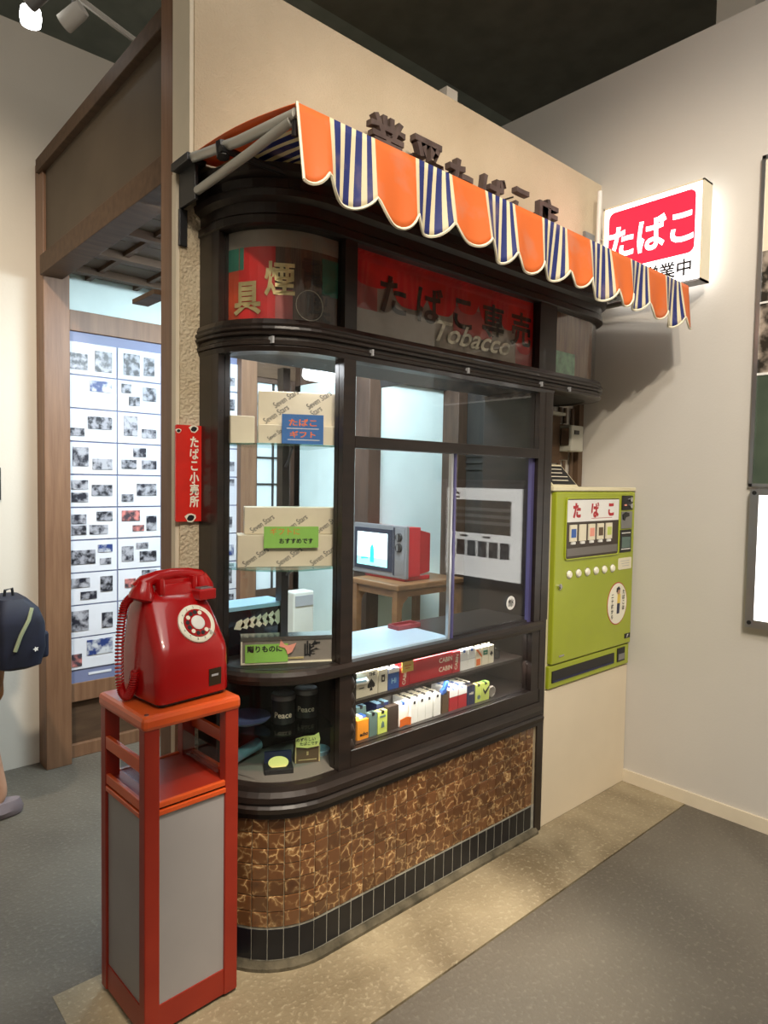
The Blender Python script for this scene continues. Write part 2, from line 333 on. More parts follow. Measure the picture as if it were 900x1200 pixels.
# ------------------------------------------------------------------ shell
XW = 3.145
struct('floor', MB().box(-2.2, XW+.1, -2.2, 1.325, -.1, 0, 'floor_grey').box(-2.2, .55, 1.325, 3.85, -.1, 0, 'floor_grey').box(.55, XW+.1, 2.0, 3.85, -.1, 0, 'floor_grey'))
struct('floor_border', MB().box(.55, XW+.1, 1.331, 2.0, -.1, .0015, 'floor_strip').box(.55, XW+.1, 1.325, 1.331, -.1, -.012, 'black'))
struct('wall_right', MB().box(XW, XW+.12, -2.2, 3.75, 0, 3.56, 'plaster_white'))
struct('baseboard_right', MB().box(XW-.012, XW, -2.2, 1.645, 0, .062, 'trim_cream'))
struct('wall_left', MB().box(-2.2, 1.02, 3.73, 3.83, 0, 3.70, 'plaster_left'))
struct('wall_far', MB().box(1.02, XW+.12, 3.73, 3.83, 0, 3.70, 'plaster_left'))
struct('ceiling', MB().box(-2.2, 5.2, -2.2, 3.4, 4.35, 4.45, 'ceiling_dark').box(-2.2, 5.2, 3.4, 6.0, 4.35, 4.45, 'ceiling_lit'))
struct('wall_rear', MB().box(-2.3, -2.2, -2.3, 3.83, 0, 4.35, 'plaster_left').box(-2.2, XW+.12, -2.3, -2.2, 0, 4.35, 'plaster_white'))
struct('wall_outer', MB().box(5.1, 5.2, -2.3, 6.0, 0, 4.35, 'ceiling_dark').box(-2.2, 5.2, 5.9, 6.0, 0, 4.35, 'ceiling_lit'))
struct('trim_1', MB().box(XW+.35, XW+.50, 1.30, 1.48, 0, 4.35, 'plaster_left'))
struct('trim_2', MB().box(2.20, 2.27, 2.08, 2.14, 3.0, 3.23, 'plaster_left').box(2.2,2.27,2.14,2.6,3.19,3.23,'plaster_left'))

# shop facade wall: overhanging stucco above, set back below
wf = thing('wall_front', None, None, (2, 1.95, 0), kind='structure')
part('stucco_face', MB().box(.917, XW, 1.876, 2.0, 2.42, 3.022, 'stucco'), wf)
part('corner_board', MB().box(.905, .917, 1.882, 1.996, 2.42, 3.022, 'trim_cream'), wf)
part('pillar_face', MB().box(.917, .992, 1.966, 2.0, 0, 2.42, 'stucco_rough').box(.905, .917, 1.972, 2.0, 0, 2.42, 'trim_cream'), wf)
part('recess_wall', MB().box(2.42, XW, 1.966, 2.0, 0, 2.42, 'plaster_white').box(.992, 2.42, 1.966, 2.0, 1.90, 2.42, 'wood_dark_matt'), wf)
part('corner_post', MB().box(.913, .97, 2.0, 2.10, 0, 4.2, 'wood_post'), wf, bevel=.003)

# wooden gate side of the room (plane x ~ .97)
ws = thing('wall_side', None, None, (.97, 2.8, 0), kind='structure')
part('upper_board', MB().box(.985, 1.005, 2.1, 3.6, 2.55, 2.98, 'board_brown'), ws)
part('top_rail', MB().box(.955, 1.02, 2.1, 3.66, 2.975, 3.04, 'wood_brown'), ws, bevel=.003)
part('lintel', MB().box(.955, 1.06, 2.1, 3.6, 2.47, 2.565, 'wood_brown'), ws, bevel=.003)
part('post', MB().box(.971, 1.093, 3.60, 3.73, 0, 3.04, 'wood_post'), ws, bevel=.003)
part('rail_end', MB().box(.90, .955, 2.12, 2.30, 2.085, 2.10, 'wood_brown'), ws)

# room behind: ceiling of boards and battens, floor, back wall
ci = thing('ceiling_room', None, None, (2, 2.85, 2.53), kind='structure')
for i in range(5): part('ceiling_board', MB().box(1.06, XW, 2.0+i*.34, 2.335+i*.34, 2.535, 2.55, 'board_brown'), ci)
for i in range(5): part('batten', MB().box(1.06, XW, 2.15+i*.34, 2.19+i*.34, 2.50, 2.535, 'wood_brown'), ci)
for i in range(8): part('cross_batten', MB().box(1.20+i*.25, 1.225+i*.25, 2.0, 3.7, 2.515, 2.535, 'wood_brown'), ci)
struct('floor_room', MB().box(1.62, XW, 2.05, 3.7, .02, .38, 'wood_dark_matt').box(1.64, XW, 2.07, 3.7, .38, .40, 'tatami'))
wb = thing('wall_back', None, None, (2, 3.7, 0), kind='structure')
part('frieze', MB().box(1.06, XW, 3.70, 3.73, 2.30, 2.55, 'room_plaster'), wb)
part('head_beam', MB().box(1.06, 2.2, 3.66, 3.73, 2.24, 2.345, 'wood_post'), wb, bevel=.003)
part('head_beam', MB().box(2.2, XW, 3.66, 3.73, 2.13, 2.30, 'wood_brown'), wb, bevel=.003)
part('wainscot', MB().box(1.06, 2.09, 3.70, 3.73, 0, .40, 'wood_brown'), wb)
part('wainscot_rail', MB().box(1.06, 2.09, 3.672, 3.70, .30, .40, 'wood_post').box(1.06, 2.09, 3.672, 3.70, .0, .07, 'wood_post'), wb, bevel=.003)
for x in (1.55,): part('wainscot_stile', MB().box(x, x+.06, 3.675, 3.70, .07, .30, 'wood_post'), wb)
part('back_post', MB().box(2.08, 2.19, 3.62, 3.73, 0, 2.5, 'wood_post'), wb, bevel=.003)
part('back_post', MB().box(2.50, 2.64, 3.60, 3.73, 0, 2.5, 'shoji_wood'), wb, bevel=.003)
part('back_skirting', MB().box(2.19, XW, 3.70, 3.73, .40, .74, 'wood_dark_matt'), wb)
# pale plaster jog and its post
wj = thing('wall_jog', None, None, (2.8, 2.9, 0), kind='structure')
part('plaster', MB().box(2.50, XW, 2.86, 2.93, .40, 2.06, 'room_plaster').box(2.50, 2.56, 2.93, 3.70, .40, 2.10, 'room_plaster'), wj)
part('jog_post', MB().box(2.425, 2.515, 2.83, 2.95, .40, 2.5, 'shoji_wood'), wj, bevel=.003)
part('jog_lintel', MB().box(2.50, XW, 2.83, 2.93, 2.055, 2.5, 'wood_dark_matt'), wj)
part('corner_pillar', MB().box(3.05, XW, 2.73, 2.86, .40, 2.5, 'shoji_wood'), wj, bevel=.003)
# dark panelling on the inner right wall
wp = thing('wall_panelling', None, None, (XW, 2.4, 0), kind='structure')
for i in range(3): part('panel', MB().box(XW-.022, XW-.002, 2.02+i*.237, 2.25+i*.237, .40, 2.5, 'wood_dark_matt'), wp)
for i, z in enumerate((1.62, 1.66, 1.70)): part('moulding', MB().box(XW-.034, XW-.022, 2.02, 2.72, z-.05, z-.035, 'wood_dark_matt'), wp)

def shoji(name, x0, x1, label, nv):
    t = thing(name, label, 'screen', ((x0+x1)/2, 3.69, .74))
    part('frame', MB().box(x0, x0+.03, 3.665, 3.70, .42, 2.13, 'shoji_wood').box(x1-.03, x1, 3.665, 3.70, .42, 2.13, 'shoji_wood')
         .box(x0, x1, 3.668, 3.698, 2.10, 2.13, 'shoji_wood').box(x0, x1, 3.668, 3.698, .74, .79, 'shoji_wood').box(x0, x1, 3.668, 3.698, .42, .46, 'shoji_wood'), t)
    part('kick_board', MB().box(x0+.03, x1-.03, 3.68, 3.69, .46, .74, 'wood_dark_matt'), t)
    part('paper', MB().box(x0+.03, x1-.03, 3.686, 3.690, .79, 2.10, 'shoji_paper'), t)
    z = .79+.168
    while z < 2.08: part('muntin', MB().box(x0+.03, x1-.03, 3.676, 3.686, z-.005, z+.005, 'wood_dark'), t); z += .168
    for k in range(nv):
        x = x0+.03+(x1-x0-.06)*(k+1)/(nv+1); part('muntin', MB().box(x-.005, x+.005, 3.674, 3.686, .79, 2.10, 'wood_dark'), t)
shoji('shoji_screen', 2.19, 2.50, 'paper shoji screen left of the thick dark post behind the curved glass', 1)
shoji('shoji_screen', 2.64, 3.12, 'paper shoji screen right of the thick dark post at back of the room', 2)

# ------------------------------------------------------------------ photo display on the back wall
pd = thing('photo_display', 'backlit white display wall of small old photographs in a grid, behind the gate', 'display panel', (1.6, 3.69, .40))
part('backing', MB().box(1.09, 2.085, 3.675, 3.70, .40, 2.245, 'panel_slate'), pd)
cells = {(0, 0): [(.0, .37, .35, .85), (.53, .9, .2, .85)], (0, 1): [(.13, .5, .15, .85), (.6, .85, .2, .8)],
 (1, 0): [(.42, .9, .1, .45)], (1, 1): [(.08, .3, .1, .4), (.58, .9, .15, .6), (.25, .5, .5, .8)],
 (2, 0): [(.37, .9, .2, .6), (0, .3, .6, .85)], (2, 1): [(.13, .45, .1, .75), (.55, .9, .5, .8)],
 (3, 0): [(.05, .38, .15, .75), (.47, .9, .5, .85)], (3, 1): [(.35, .65, .1, .4), (.08, .42, .5, .8), (.55, .9, .5, .8)],
 (4, 0): [(.02, .37, .15, .45), (.02, .37, .55, .85), (.45, .9, .3, .65)], (4, 1): [(.43, .9, .25, .65), (.08, .35, .6, .85)],
 (5, 0): [(.02, .33, .2, .5), (.02, .33, .55, .85), (.55, .9, .12, .42), (.4, .8, .55, .85)], (5, 1): [(.08, .5, .1, .45), (.66, .9, .3, .8), (.33, .6, .6, .8)],
 (6, 0): [(0.01, .52, .3, .75), (.58, .9, .15, .4), (.62, .87, .6, .8)], (6, 1): [(.08, .35, .25, .75), (.42, .7, .15, .35), (.5, .9, .45, .8)],
 (7, 0): [(.01, .4, .15, .45), (.63, .9, .15, .65), (.2, .55, .6, .85)], (7, 1): [(.15, .4, .3, .6), (.55, .9, .05, .3)],
 (8, 0): [(.01, .37, .15, .8), (.66, .9, .3, .8)], (8, 1): [(.1, .5, .2, .6), (.6, .85, .4, .8)],
 (9, 0): [(.33, .9, .1, .6), (0.01, .22, .5, .9)], (9, 1): [(.1, .45, .2, .6), (.55, .9, .4, .8)]}
pm = ['photo_bw', 'photo_bw2', 'photo_bw', 'photo_bw2', 'photo_bw', 'photo_blue', 'photo_red']
for r in range(10):
    for c in range(4):
        x0 = 1.108+c*.245; z1 = 2.19-r*.172
        b = part('panel', MB().box(x0+.004, x0+.241, 3.668, 3.676, z1-.168, z1-.004, 'panel_white'), pd)
        for (a0, a1, b0, b1) in cells[((r+3*(c//2)) % 10, c % 2)]:
            part('photo', MB().box(x0+.004+a0*.237, x0+.004+a1*.237, 3.664, 3.668, z1-.004-b1*.164, z1-.004-b0*.164, pm[random.randrange(2) if r < 5 and random.random() < .8 else random.randrange(7)]), b)
for k in range(4): part('caption_strip', MB().box(1.20+k*.18, 1.32+k*.18, 3.672, 3.675, .433, .445, 'panel_white'), pd)

# ------------------------------------------------------------------ booth (rounded tobacco stand)
S1, S2, S3 = .076, .076+.3927, .076+.3927+1.475
def opt(s, d=0):
    """point of the booth outline at arc length s, pushed out by d, and outward normal"""
    if s < S1: return (.985-d, 1.966-s), (-1, 0)
    if s < S2:
        q = (s-S1)/.25; return (1.235-(.25+d)*cos(q), 1.89-(.25+d)*sin(q)), (-cos(q), -sin(q))
    if s < S3: return (1.235+s-S2, 1.64-d), (0, -1)
    q = (s-S3)/.25
    if q < pi/2: return (2.71+(.25+d)*sin(q), 1.89-(.25+d)*cos(q)), (sin(q), -cos(q))
    return (2.96+d, 1.89+(s-S3-.3927)), (1, 0)
SE = S3+.3927+.076
def sx(x): return S2+x-1.235
def samples(a, b, n=12):
    pts = {a, b}
    for base in (S1, S3):
        for k in range(n+1):
            s = base+.3927*k/n
            if a < s < b: pts.add(s)
    for k in (S1, S2-1e-6, S3, S3+.3927):
        if a < k < b: pts.add(k)
    return sorted(pts)
def sweep(mb, a, b, prof, m, smooth=False):
    """prof: closed list of (outward offset, z)"""
    rings = [[(*opt(s, d)[0], z) for d, z in prof] for s in samples(a, b)]
    return mb.loft(rings, m, smooth)
def slab(mb, a, b, d, t, z0, z1, m): return sweep(mb, a, b, [(d, z0), (d, z1), (d-t, z1), (d-t, z0)], m, False)

bt = thing('tobacco_booth', 'dark wood and glass tobacco shop booth with rounded corner and brown tiled base', 'booth', (1.7, 1.8, 0))
XR = 2.375
core = MB(); slab(core, 0.0, sx(XR), -.0012, .16, 0, .475, 'grout'); core.box(1.2, XR, 1.79, 1.96, .0, .475, 'grout'); part('base_core', core, bt)
cb = MB(); sweep(cb, 0.0, sx(XR), [(.022, 0), (.022, .012), (.008, .024), (-.01, .024), (-.01, 0)], 'curb'); part('curb', cb, bt)
cb = MB(); slab(cb, 0.0, sx(XR), -.0006, .02, .024, .128, 'grout_grey'); part('plinth_grout', cb, bt)
# tiles: 7 courses of brown marble tiles over one course of black plinth tiles
tm = MB().box(-.0236, .0236, -.004, .004, -.0236, .0236, 'tile_marble', b=.0024).mesh('tile')
pmh = MB().box(-.0236, .0236, -.003, .003, -.047, .047, 'tile_black', b=.0018).mesh('plinth_tile')
s = .05
while s < sx(XR)-.03:
    s0 = s+.0247
    (x, y), nv = opt(s0, 0); ang = math.atan2(nv[0], -nv[1])*-1
    ang = math.atan2(-nv[0], nv[1]) + pi
    for k in range(7):
        o = bpy.data.objects.new('tile', tm); C.objects.link(o); o.parent = bt
        jit = random.uniform(-.0007, .0007)
        o.location = (x-1.7+nv[0]*(jit-.002), y-1.8+nv[1]*(jit-.002), .1535+k*.0493); o.rotation_euler = (random.uniform(-.012, .012), 0, ang+random.uniform(-.01, .01))
    o = bpy.data.objects.new('plinth_tile', pmh); C.objects.link(o); o.parent = bt
    o.location = (x-1.7-nv[0]*.0025, y-1.8-nv[1]*.0025, .0745); o.rotation_euler = (0, 0, ang)
    s += .0494
# end trim board of the base
part('side_post', MB().box(2.366, 2.412, 1.634, 1.966, 0, 1.885, 'wood_dark'), bt, bevel=.002)
# lower sill mouldings
sl = MB(); sweep(sl, 0, sx(XR), [(.012, .472), (.012, .490), (.03, .496), (.034, .512), (.024, .520), (.030, .528), (.030, .545), (.014, .556), (.010, .572), (-.20, .572), (-.20, .472)], 'wood_dark')
part('lower_sill', sl, bt)
part('sill_rail', MB().box(1.345, XR, 1.634, 1.66, .572, .628, 'wood_dark'), bt, bevel=.002)
part('case_floor', MB().box(1.385, XR, 1.66, 1.94, .572, .630, 'wood_dark'), bt)
part('case_back', MB().box(1.385, XR, 1.945, 1.962, .572, .89, 'wood_dark_matt').box(1.372, 1.385, 1.66, 1.962, .572, .88, 'wood_dark_matt'), bt)
part('upper_shelf', MB().box(1.385, 2.30, 1.67, 1.90, .758, .770, 'wood_dark'), bt)
# sill between display case and windows
sl = MB(); sweep(sl, 0, sx(XR), [(.0, .876), (.016, .882), (.022, .895), (.022, .908), (.010, .918), (-.17, .918), (-.17, .876)], 'wood_dark')
part('window_sill', sl, bt)
part('counter_top', MB().box(1.34, 1.828, 1.66, 1.935, .918, .926, 'counter_pale'), bt, label='pale blue half')
part('counter_top', MB().box(1.83, 2.36, 1.66, 1.935, .918, .925, 'wood_dark'), bt)  # dark tone puts the darker look through the right pane into the counter
# vertical members
def vert(name, a, b, z0, z1, d=.004, t=.045, m='wood_dark'):
    mb = MB(); slab(mb, a, b, d, t, z0, z1, m); return part(name, mb, bt)
for z0, z1 in ((.572, .876), (.918, 1.885), (1.96, 2.245)):
    vert('jamb', .0, .115, z0, z1); vert('mullion', sx(1.297), sx(1.345), z0, z1)
vert('jamb', sx(2.315), sx(2.372), .56, .876); vert('jamb', sx(2.325), sx(2.42), .918, 1.885)
vert('mullion', sx(2.312), sx(2.43), 1.96, 2.245)
vert('jamb', S3+.375, SE, 1.96, 2.245)
part('side_partition', MB().box(2.395, 2.42, 1.66, 1.966, 0, 1.885, 'wood_dark_matt'), bt)
# window rail and heads
sl = MB(); slab(sl, sx(1.345), sx(2.325), .006, .05, 1.60, 1.638, 'wood_dark'); part('middle_rail', sl, bt, bevel=.002)
sl = MB(); sweep(sl, 0, sx(2.42), [(.004, 1.872), (.010, 1.885), (.004, 1.898), (-.05, 1.898), (-.05, 1.872)], 'wood_dark'); part('window_head', sl, bt)
led = MB(); sweep(led, 0, SE, [(.0, 1.888), (.012, 1.890), (.014, 1.900), (.006, 1.905), (.006, 1.914), (.018, 1.918), (.020, 1.925), (.014, 1.928), (.020, 1.934), (.019, 1.941), (.012, 1.943), (.015, 1.950), (.008, 1.965), (-.06, 1.965), (-.06, 1.885)], 'wood_dark')
part('transom_ledge', led, bt)
sof = MB()
poly = [opt(s, -.01)[0] for s in samples(.0, SE)]
sof.prism(poly, 1.888, 1.905, 'wood_dark_matt'); part('soffit', sof, bt)
for x in (1.13, 1.40, 1.86, 2.315, 2.52):
    (px, py), nv = opt(sx(x) if x > 1.235 else .30, .018)
    part('ledge_clip', MB().box(px-.003, px+.003, py-.003, py+.02, 1.892, 1.912, 'kiss'), bt)
# cornice tiers above the transom
cor = MB(); sweep(cor, 0, SE, [(.0, 2.235), (.010, 2.240), (.010, 2.262), (.002, 2.270), (.004, 2.300), (.022, 2.312), (.026, 2.330), (.016, 2.336), (.018, 2.362), (.040, 2.374), (.046, 2.394), (-.05, 2.394), (-.05, 2.235)], 'wood_dark')
part('cornice', cor, bt)
top = MB(); top.prism([opt(s, .0)[0] for s in samples(0, SE)], 2.385, 2.395, 'wood_dark_matt'); part('cornice_top', top, bt)
# glazing
def pane(a, b, z0, z1, d=-.018, m='glass'):
    mb = MB(); sweep(mb, a, b, [(d, z0), (d, z1), (d-.004, z1), (d-.004, z0)], m, True); return part('glass_pane', mb, bt)
pane(.115, sx(1.297), .572, .876); pane(.115, sx(1.297), .918, 1.872); pane(.115, sx(1.297), 1.965, 2.235)
pane(sx(1.345), sx(2.315), .628, .876); pane(sx(1.345), sx(2.325), 1.638, 1.872, -.018, 'glass_clear'); pane(sx(1.345), sx(2.312), 1.965, 2.235)
pane(sx(1.345), sx(1.84), .93, 1.60, -.014, 'glass_clear'); pane(sx(1.82), sx(2.325), .93, 1.60, -.026, 'glass_clear')
pane(sx(2.43), S3+.375, 1.965, 2.235)
part('sash_bar', MB().box(1.812, 1.822, 1.650, 1.664, .918, 1.60, 'alu').box(1.832, 1.842, 1.652, 1.672, .918, 1.60, 'film_violet'), bt)
part('sash_bar', MB().box(2.308, 2.325, 1.654, 1.672, .918, 1.60, 'film_violet'), bt)
# emblem sticker on right pane
st = MB(); T = Matrix.Translation((2.195, 1.660, 1.01)) @ Matrix.Rotation(pi/2, 4, 'X')
st.lathe([(.028, 0), (.028, .0012)], 'white', T=T, smooth=False)
for k in range(5): st.box(-.016+k*.007, -.013+k*.007, -.014, .012, .0012, .0018, 'black', T=T)
write(st, '外', .035, lambda x, y, z: (2.195+x, 1.6582, 1.01+y), 'black', bold=.0006)
part('window_sticker', st, bt)
# transom signs painted behind the glass
def curved(d): return lambda x, y, z: (*opt(x, d-.0)[0], y)
def backing(a, b, z0, z1, m, d=-.035, t=.004):
    mb = MB(); sweep(mb, a, b, [(d, z0), (d, z1), (d-t, z1), (d-t, z0)], m); return mb
tr = backing(.115, sx(1.297), 1.965, 2.235, 'sign_brown')
tb = part('transom_sign', tr, bt)
L0, L1 = .115, sx(1.297)
def patch(a, b, z0, z1, m, d=-.033): return backing(a, b, z0, z1, m, d, .0015)
part('sign_patch', patch(L0, L1, 2.185, 2.235, 'sign_grey'), tb)
part('sign_patch', patch(L0, .165, 1.965, 2.12, 'sign_orange'), tb); part('sign_patch', patch(L0, .185, 2.12, 2.185, 'sign_green', -.0325), tb)
part('sign_patch', patch(.165, .30, 1.965, 2.185, 'sign_red', -.0328), tb); part('sign_patch', patch(.47, L1, 2.06, 2.17, 'sign_green'), tb)
part('sign_patch', patch(.30, .36, 1.965, 2.06, 'sign_pink'), tb)
g = MB(); write(g, '具', .105, curved(-.029), 'gold', bold=.003, at=(.20, 2.035)); write(g, '煙', .105, curved(-.029), 'gold', bold=.0025, at=(.315, 2.09))
write(g, '電', .085, curved(-.029), 'ghost_dark', bold=.002, at=(.43, 2.12)); write(g, '喫', .10, curved(-.029), 'ghost_dark', bold=.0015, at=(.455, 2.02))
part('sign_lettering', g, tb, label='gilt characters on the curved left transom')
c = MB(); c.tube([(*opt(.42+.05*cos(q), -.028)[0], 2.02+.045*sin(q)) for q in [k*2*pi/20 for k in range(21)]], .0012, 'silver_leaf', n=5); part('sign_ring', c, tb)
# front transom: sign paint, scallops and grey partly a reflection put into colour
tr = backing(sx(1.345), sx(2.312), 1.965, 2.235, 'sign_grey'); tb = part('transom_sign', tr, bt)
sc = MB(); xs = [1.345+i*.0075 for i in range(130)]
low = []
edges = [1.345, 1.53, 1.69, 1.84, 1.97, 2.10, 2.20, 2.312]; base = [2.125, 2.085, 2.09, 2.12, 2.11, 2.10, 2.02]
pts = []
for i in range(7):
    for k in range(9):
        t = k/8; x = edges[i]+(edges[i+1]-edges[i])*t; pts.append((x, base[i]+.045*(2*t-1)**4))
n = len(pts); Y = 1.64+.0325
sc.add([(x, Y, z) for x, z in pts]+[(x, Y, 2.235) for x, z in pts], [(i, i+1, n+i+1, n+i) for i in range(n-1)], 'sign_red')
part('scallop_band', sc, tb)
g = MB()
part('sign_patch', g.box(1.345, 1.46, Y+.0005, Y+.002, 2.05, 2.15, 'sign_pink').box(2.20, 2.312, Y+.0005, Y+.002, 1.965, 2.10, 'sign_pink').box(1.83, 2.05, Y+.0008, Y+.002, 2.04, 2.14, 'sign_pink'), tb)
g = MB()
for i, ch in enumerate('たばこ専売'): write(g, ch, .14, front(Y-.002), 'ghost_dark', bold=.003, at=(1.53+i*.175, 2.115))
part('sign_lettering', g, tb, label='faded dark characters on the red band')
g = MB(); write(g, 'Tobacco', .105, front(Y-.003), 'silver_leaf', bold=.0014, shear=.45, at=(1.95, 2.035), sx=1.2)
part('sign_script', g, tb, label='silver slanting script')
# right transom
tr = backing(sx(2.43), S3+.375, 1.965, 2.235, 'sign_tan'); tb = part('transom_sign', tr, bt)
part('sign_patch', patch(sx(2.44), sx(2.63), 1.97, 2.07, 'sign_mint'), tb)
# glass shelves and bead column in the rounded corner
def corner_shelf(z, t, m, d=-.03, name='glass_shelf'):
    pl = [opt(s, d)[0] for s in samples(.115, sx(1.30))] + [(1.38, 1.94), (1.03, 1.94)]
    mb = MB(); mb.prism(pl, z-t, z, m); return part(name, mb, bt)
corner_shelf(1.605, .005, 'glass_shelf'); corner_shelf(1.222, .005, 'glass_shelf'); corner_shelf(.714, .005, 'glass_shelf')
part('bead_column', MB().lathe([(r, .572+k*.0127) for k in range(24) for r in [(.011, .015, .011, .006)[k % 4]]], 'wood_dark', n=10, T=Matrix.Translation((1.356, 1.652, 0))), bt)
part('shelf_post', MB().box(1.262, 1.29, 1.92, 1.955, .918, 1.872, 'wood_dark'), bt)
part('shelf_bracket', MB().tube([(1.27, 1.915, 1.54), (1.24, 1.85, 1.56), (1.22, 1.80, 1.598)], .004, 'black').tube([(1.28, 1.915, 1.17), (1.25, 1.85, 1.19), (1.23, 1.80, 1.214)], .004, 'black'), bt)
part('corner_back', MB().box(1.00, 1.372, 1.945, 1.962, .572, .876, 'wood_dark_matt'), bt)
part('corner_base', MB().prism([opt(s, -.02)[0] for s in samples(.0, sx(1.35))]+[(1.385, 1.94), (1.0, 1.95)], .565, .574, 'steel_box'), bt)
part('corner_ledge', MB().prism([opt(s, -.02)[0] for s in samples(.0, sx(1.34))]+[(1.34, 2.12), (1.0, 2.12)], .905, .919, 'wood_dark_matt'), bt)

# ------------------------------------------------------------------ goods in the rounded corner
def swing(objs, pivot, ang):
    for o in objs:
        dx, dy = o.location.x-pivot[0], o.location.y-pivot[1]
        o.location.x = pivot[0]+dx*cos(ang)-dy*sin(ang); o.location.y = pivot[1]+dx*sin(ang)+dy*cos(ang); o.rotation_euler.z += ang
def giftbox(loc, size, rot, label, diag=True):
    t = thing('wrapped_box', label, 'box', loc, rot); a, b, c = size
    part('carton', MB().box(-a/2, a/2, -b/2, b/2, 0, c, 'wrap', b=.002), t, world=False)
    g = MB(); vs, fs = text_geo('Seven Stars', min(.027, c*.30), .0002); 
    y = -c*.5; k = 0
    rows = max(1, int(c/.05)+1)
    for i in range(int(a/.105)+1):
        for j in range(rows):
            cx = -a/2+.055+i*.105+.03*(j % 2); cz = .034+j*.050
            if cx > a/2-.045 or cz > c-.020: continue
            q = .6; g.add([(cx+(v.x*.72)*cos(q)-v.y*sin(q), -b/2-.0006, cz+(v.x*.72)*sin(q)+v.y*cos(q)) for v in vs], fs, 'wrap_ink')
            g.add([(-a/2-.0006, -(min(b/2-.03, .03)*(1 if i % 2 else -1))-(v.x*.4)*cos(q), cz+(v.x*.4)*sin(q)+v.y*cos(q)) for v in vs] if i < 1 else [], fs if i < 1 else [], 'wrap_ink')
    part('printed_pattern', g, t, world=False)
    return t
giftbox((1.240, 1.785, 1.605), (.27, .085, .062), -.5, 'lower long gift-wrapped box on the top glass shelf')
giftbox((1.250, 1.800, 1.668), (.27, .075, .105), -.52, 'taller gift-wrapped box stacked on the lower one, top glass shelf')
giftbox((1.068, 1.868, 1.605), (.075, .085, .085), -.3, 'small gift-wrapped box standing at left end of the top glass shelf')
giftbox((1.212, 1.800, 1.222), (.33, .10, .10), -.48, 'gift-wrapped box lying in front on the middle glass shelf')
giftbox((1.232, 1.812, 1.323), (.31, .085, .085), -.5, 'upper gift-wrapped box behind the green card, middle glass shelf')
g = thing('price_card', 'blue card with red and white lettering propped on top glass shelf', 'card', (1.225, 1.79, 1.605))
part('card', MB().box(1.16, 1.29, 1.785, 1.789, 1.607, 1.700, 'blue_card'), g)
tx = MB(); write(tx, 'たばこ', .024, front(1.7845), 'orange', bold=.0006, at=(1.225, 1.675), sx=1.3); write(tx, 'ギフト', .022, front(1.7845), 'orange', bold=.0006, at=(1.225, 1.638), sx=1.3)
tx.box(1.175, 1.275, 1.784, 1.7848, 1.655, 1.657, 'white').box(1.178, 1.278, 1.784, 1.7848, 1.62, 1.622, 'white'); part('card_lettering', tx, g); g.location = (1.217, 1.740, 1.605); g.rotation_euler.z = -.5
g = thing('price_card', 'green card with black handwriting on the middle gift boxes', 'card', (1.2, 1.785, 1.30))
part('card', MB().box(1.115, 1.285, 1.782, 1.786, 1.283, 1.350, 'green_card'), g)
tx = MB(); write(tx, 'ギフトに', .024, front(1.7815), 'orange', at=(1.18, 1.335)); write(tx, 'おすすめです', .018, front(1.7815), 'black', bold=.0006, at=(1.215, 1.305)); part('card_lettering', tx, g); g.location = (1.183, 1.746, 1.30); g.rotation_euler.z = -.48
# ledge goods: silver box with brush character, black chest with rock ornament
g = thing('presentation_box', 'flat silver cigarette box with black brush character on the ledge', 'box', (1.19, 1.755, .919))
part('body', MB().box(1.045, 1.335, 1.745, 1.80, .919, .992, 'steel_box', b=.002), g)
part('lid_edge', MB().box(1.045, 1.335, 1.742, 1.80, .992, 1.004, 'chrome').box(1.045, 1.05, 1.742, 1.745, .922, .992, 'cream').box(1.33, 1.335, 1.742, 1.745, .922, .992, 'cream').box(1.045, 1.335, 1.742, 1.745, .919, .924, 'cream'), g)
tx = MB(); write(tx, '峰', .060, front(1.7435), 'black', bold=.001, at=(1.27, .960)); part('brush_character', tx, g)
part('gold_plate', MB().box(1.19, 1.24, 1.742, 1.745, .932, .937, 'gold'), g)
g = thing('gift_note', 'green note with handwriting taped on the silver box', 'note', (1.12, 1.74, .92))
part('note', MB().box(1.058, 1.19, 1.739, 1.7415, .925, .982, 'green_card'), g)
tx = MB(); write(tx, '贈りものに', .022, front(1.7385), 'black', bold=.0008, at=(1.118, .968)); part('note_lettering', tx, g)
bw = MB()
bw.prism([(-.025, .014), (-.006, .004), (.004, .006), (.024, .022), (.022, -.008), (.012, -.020), (.006, -.012), (-.004, -.004), (-.022, -.006)], -.002, .002, 'pink', T=Matrix.Translation((1.185, 1.737, .972)) @ Matrix.Rotation(pi/2, 4, 'X') @ Matrix.Rotation(-.4, 4, 'Z'))
solo('paper_bow', bw, 'pink paper bow stuck between green note and brush character', 'bow', (1.185, 1.737, .972))
g = thing('black_chest', 'black lacquered chest with pale marbled front and blue lid edge on the ledge', 'chest', (1.13, 1.86, .919))
part('body', MB().box(1.01, 1.25, 1.815, 1.93, .919, 1.065, 'black_gloss', b=.002), g)
part('lid_edge', MB().box(1.005, 1.255, 1.81, 1.935, 1.065, 1.078, 'sky_pack'), g)
mb = MB()
for k in range(7):
    a = 1.07+k*.024; mb.prism([(a-.018, 1.005+.004*k), (a+.006, 1.0), (a+.022, 1.015+.005*(k % 3)), (a+.010, 1.035+.003*k), (a-.008, 1.028+.002*k)], -.003-.0005*k, .001, 'cream', T=Matrix.Translation((0, 1.815, 0)) @ Matrix.Rotation(pi/2, 4, 'X'))
part('marbled_inlay', mb, g); g.location.x += .035; g.location.y += .115
swing([bpy.data.objects[n] for n in ('presentation_box', 'gift_note', 'paper_bow')], (1.19, 1.775), -.5)
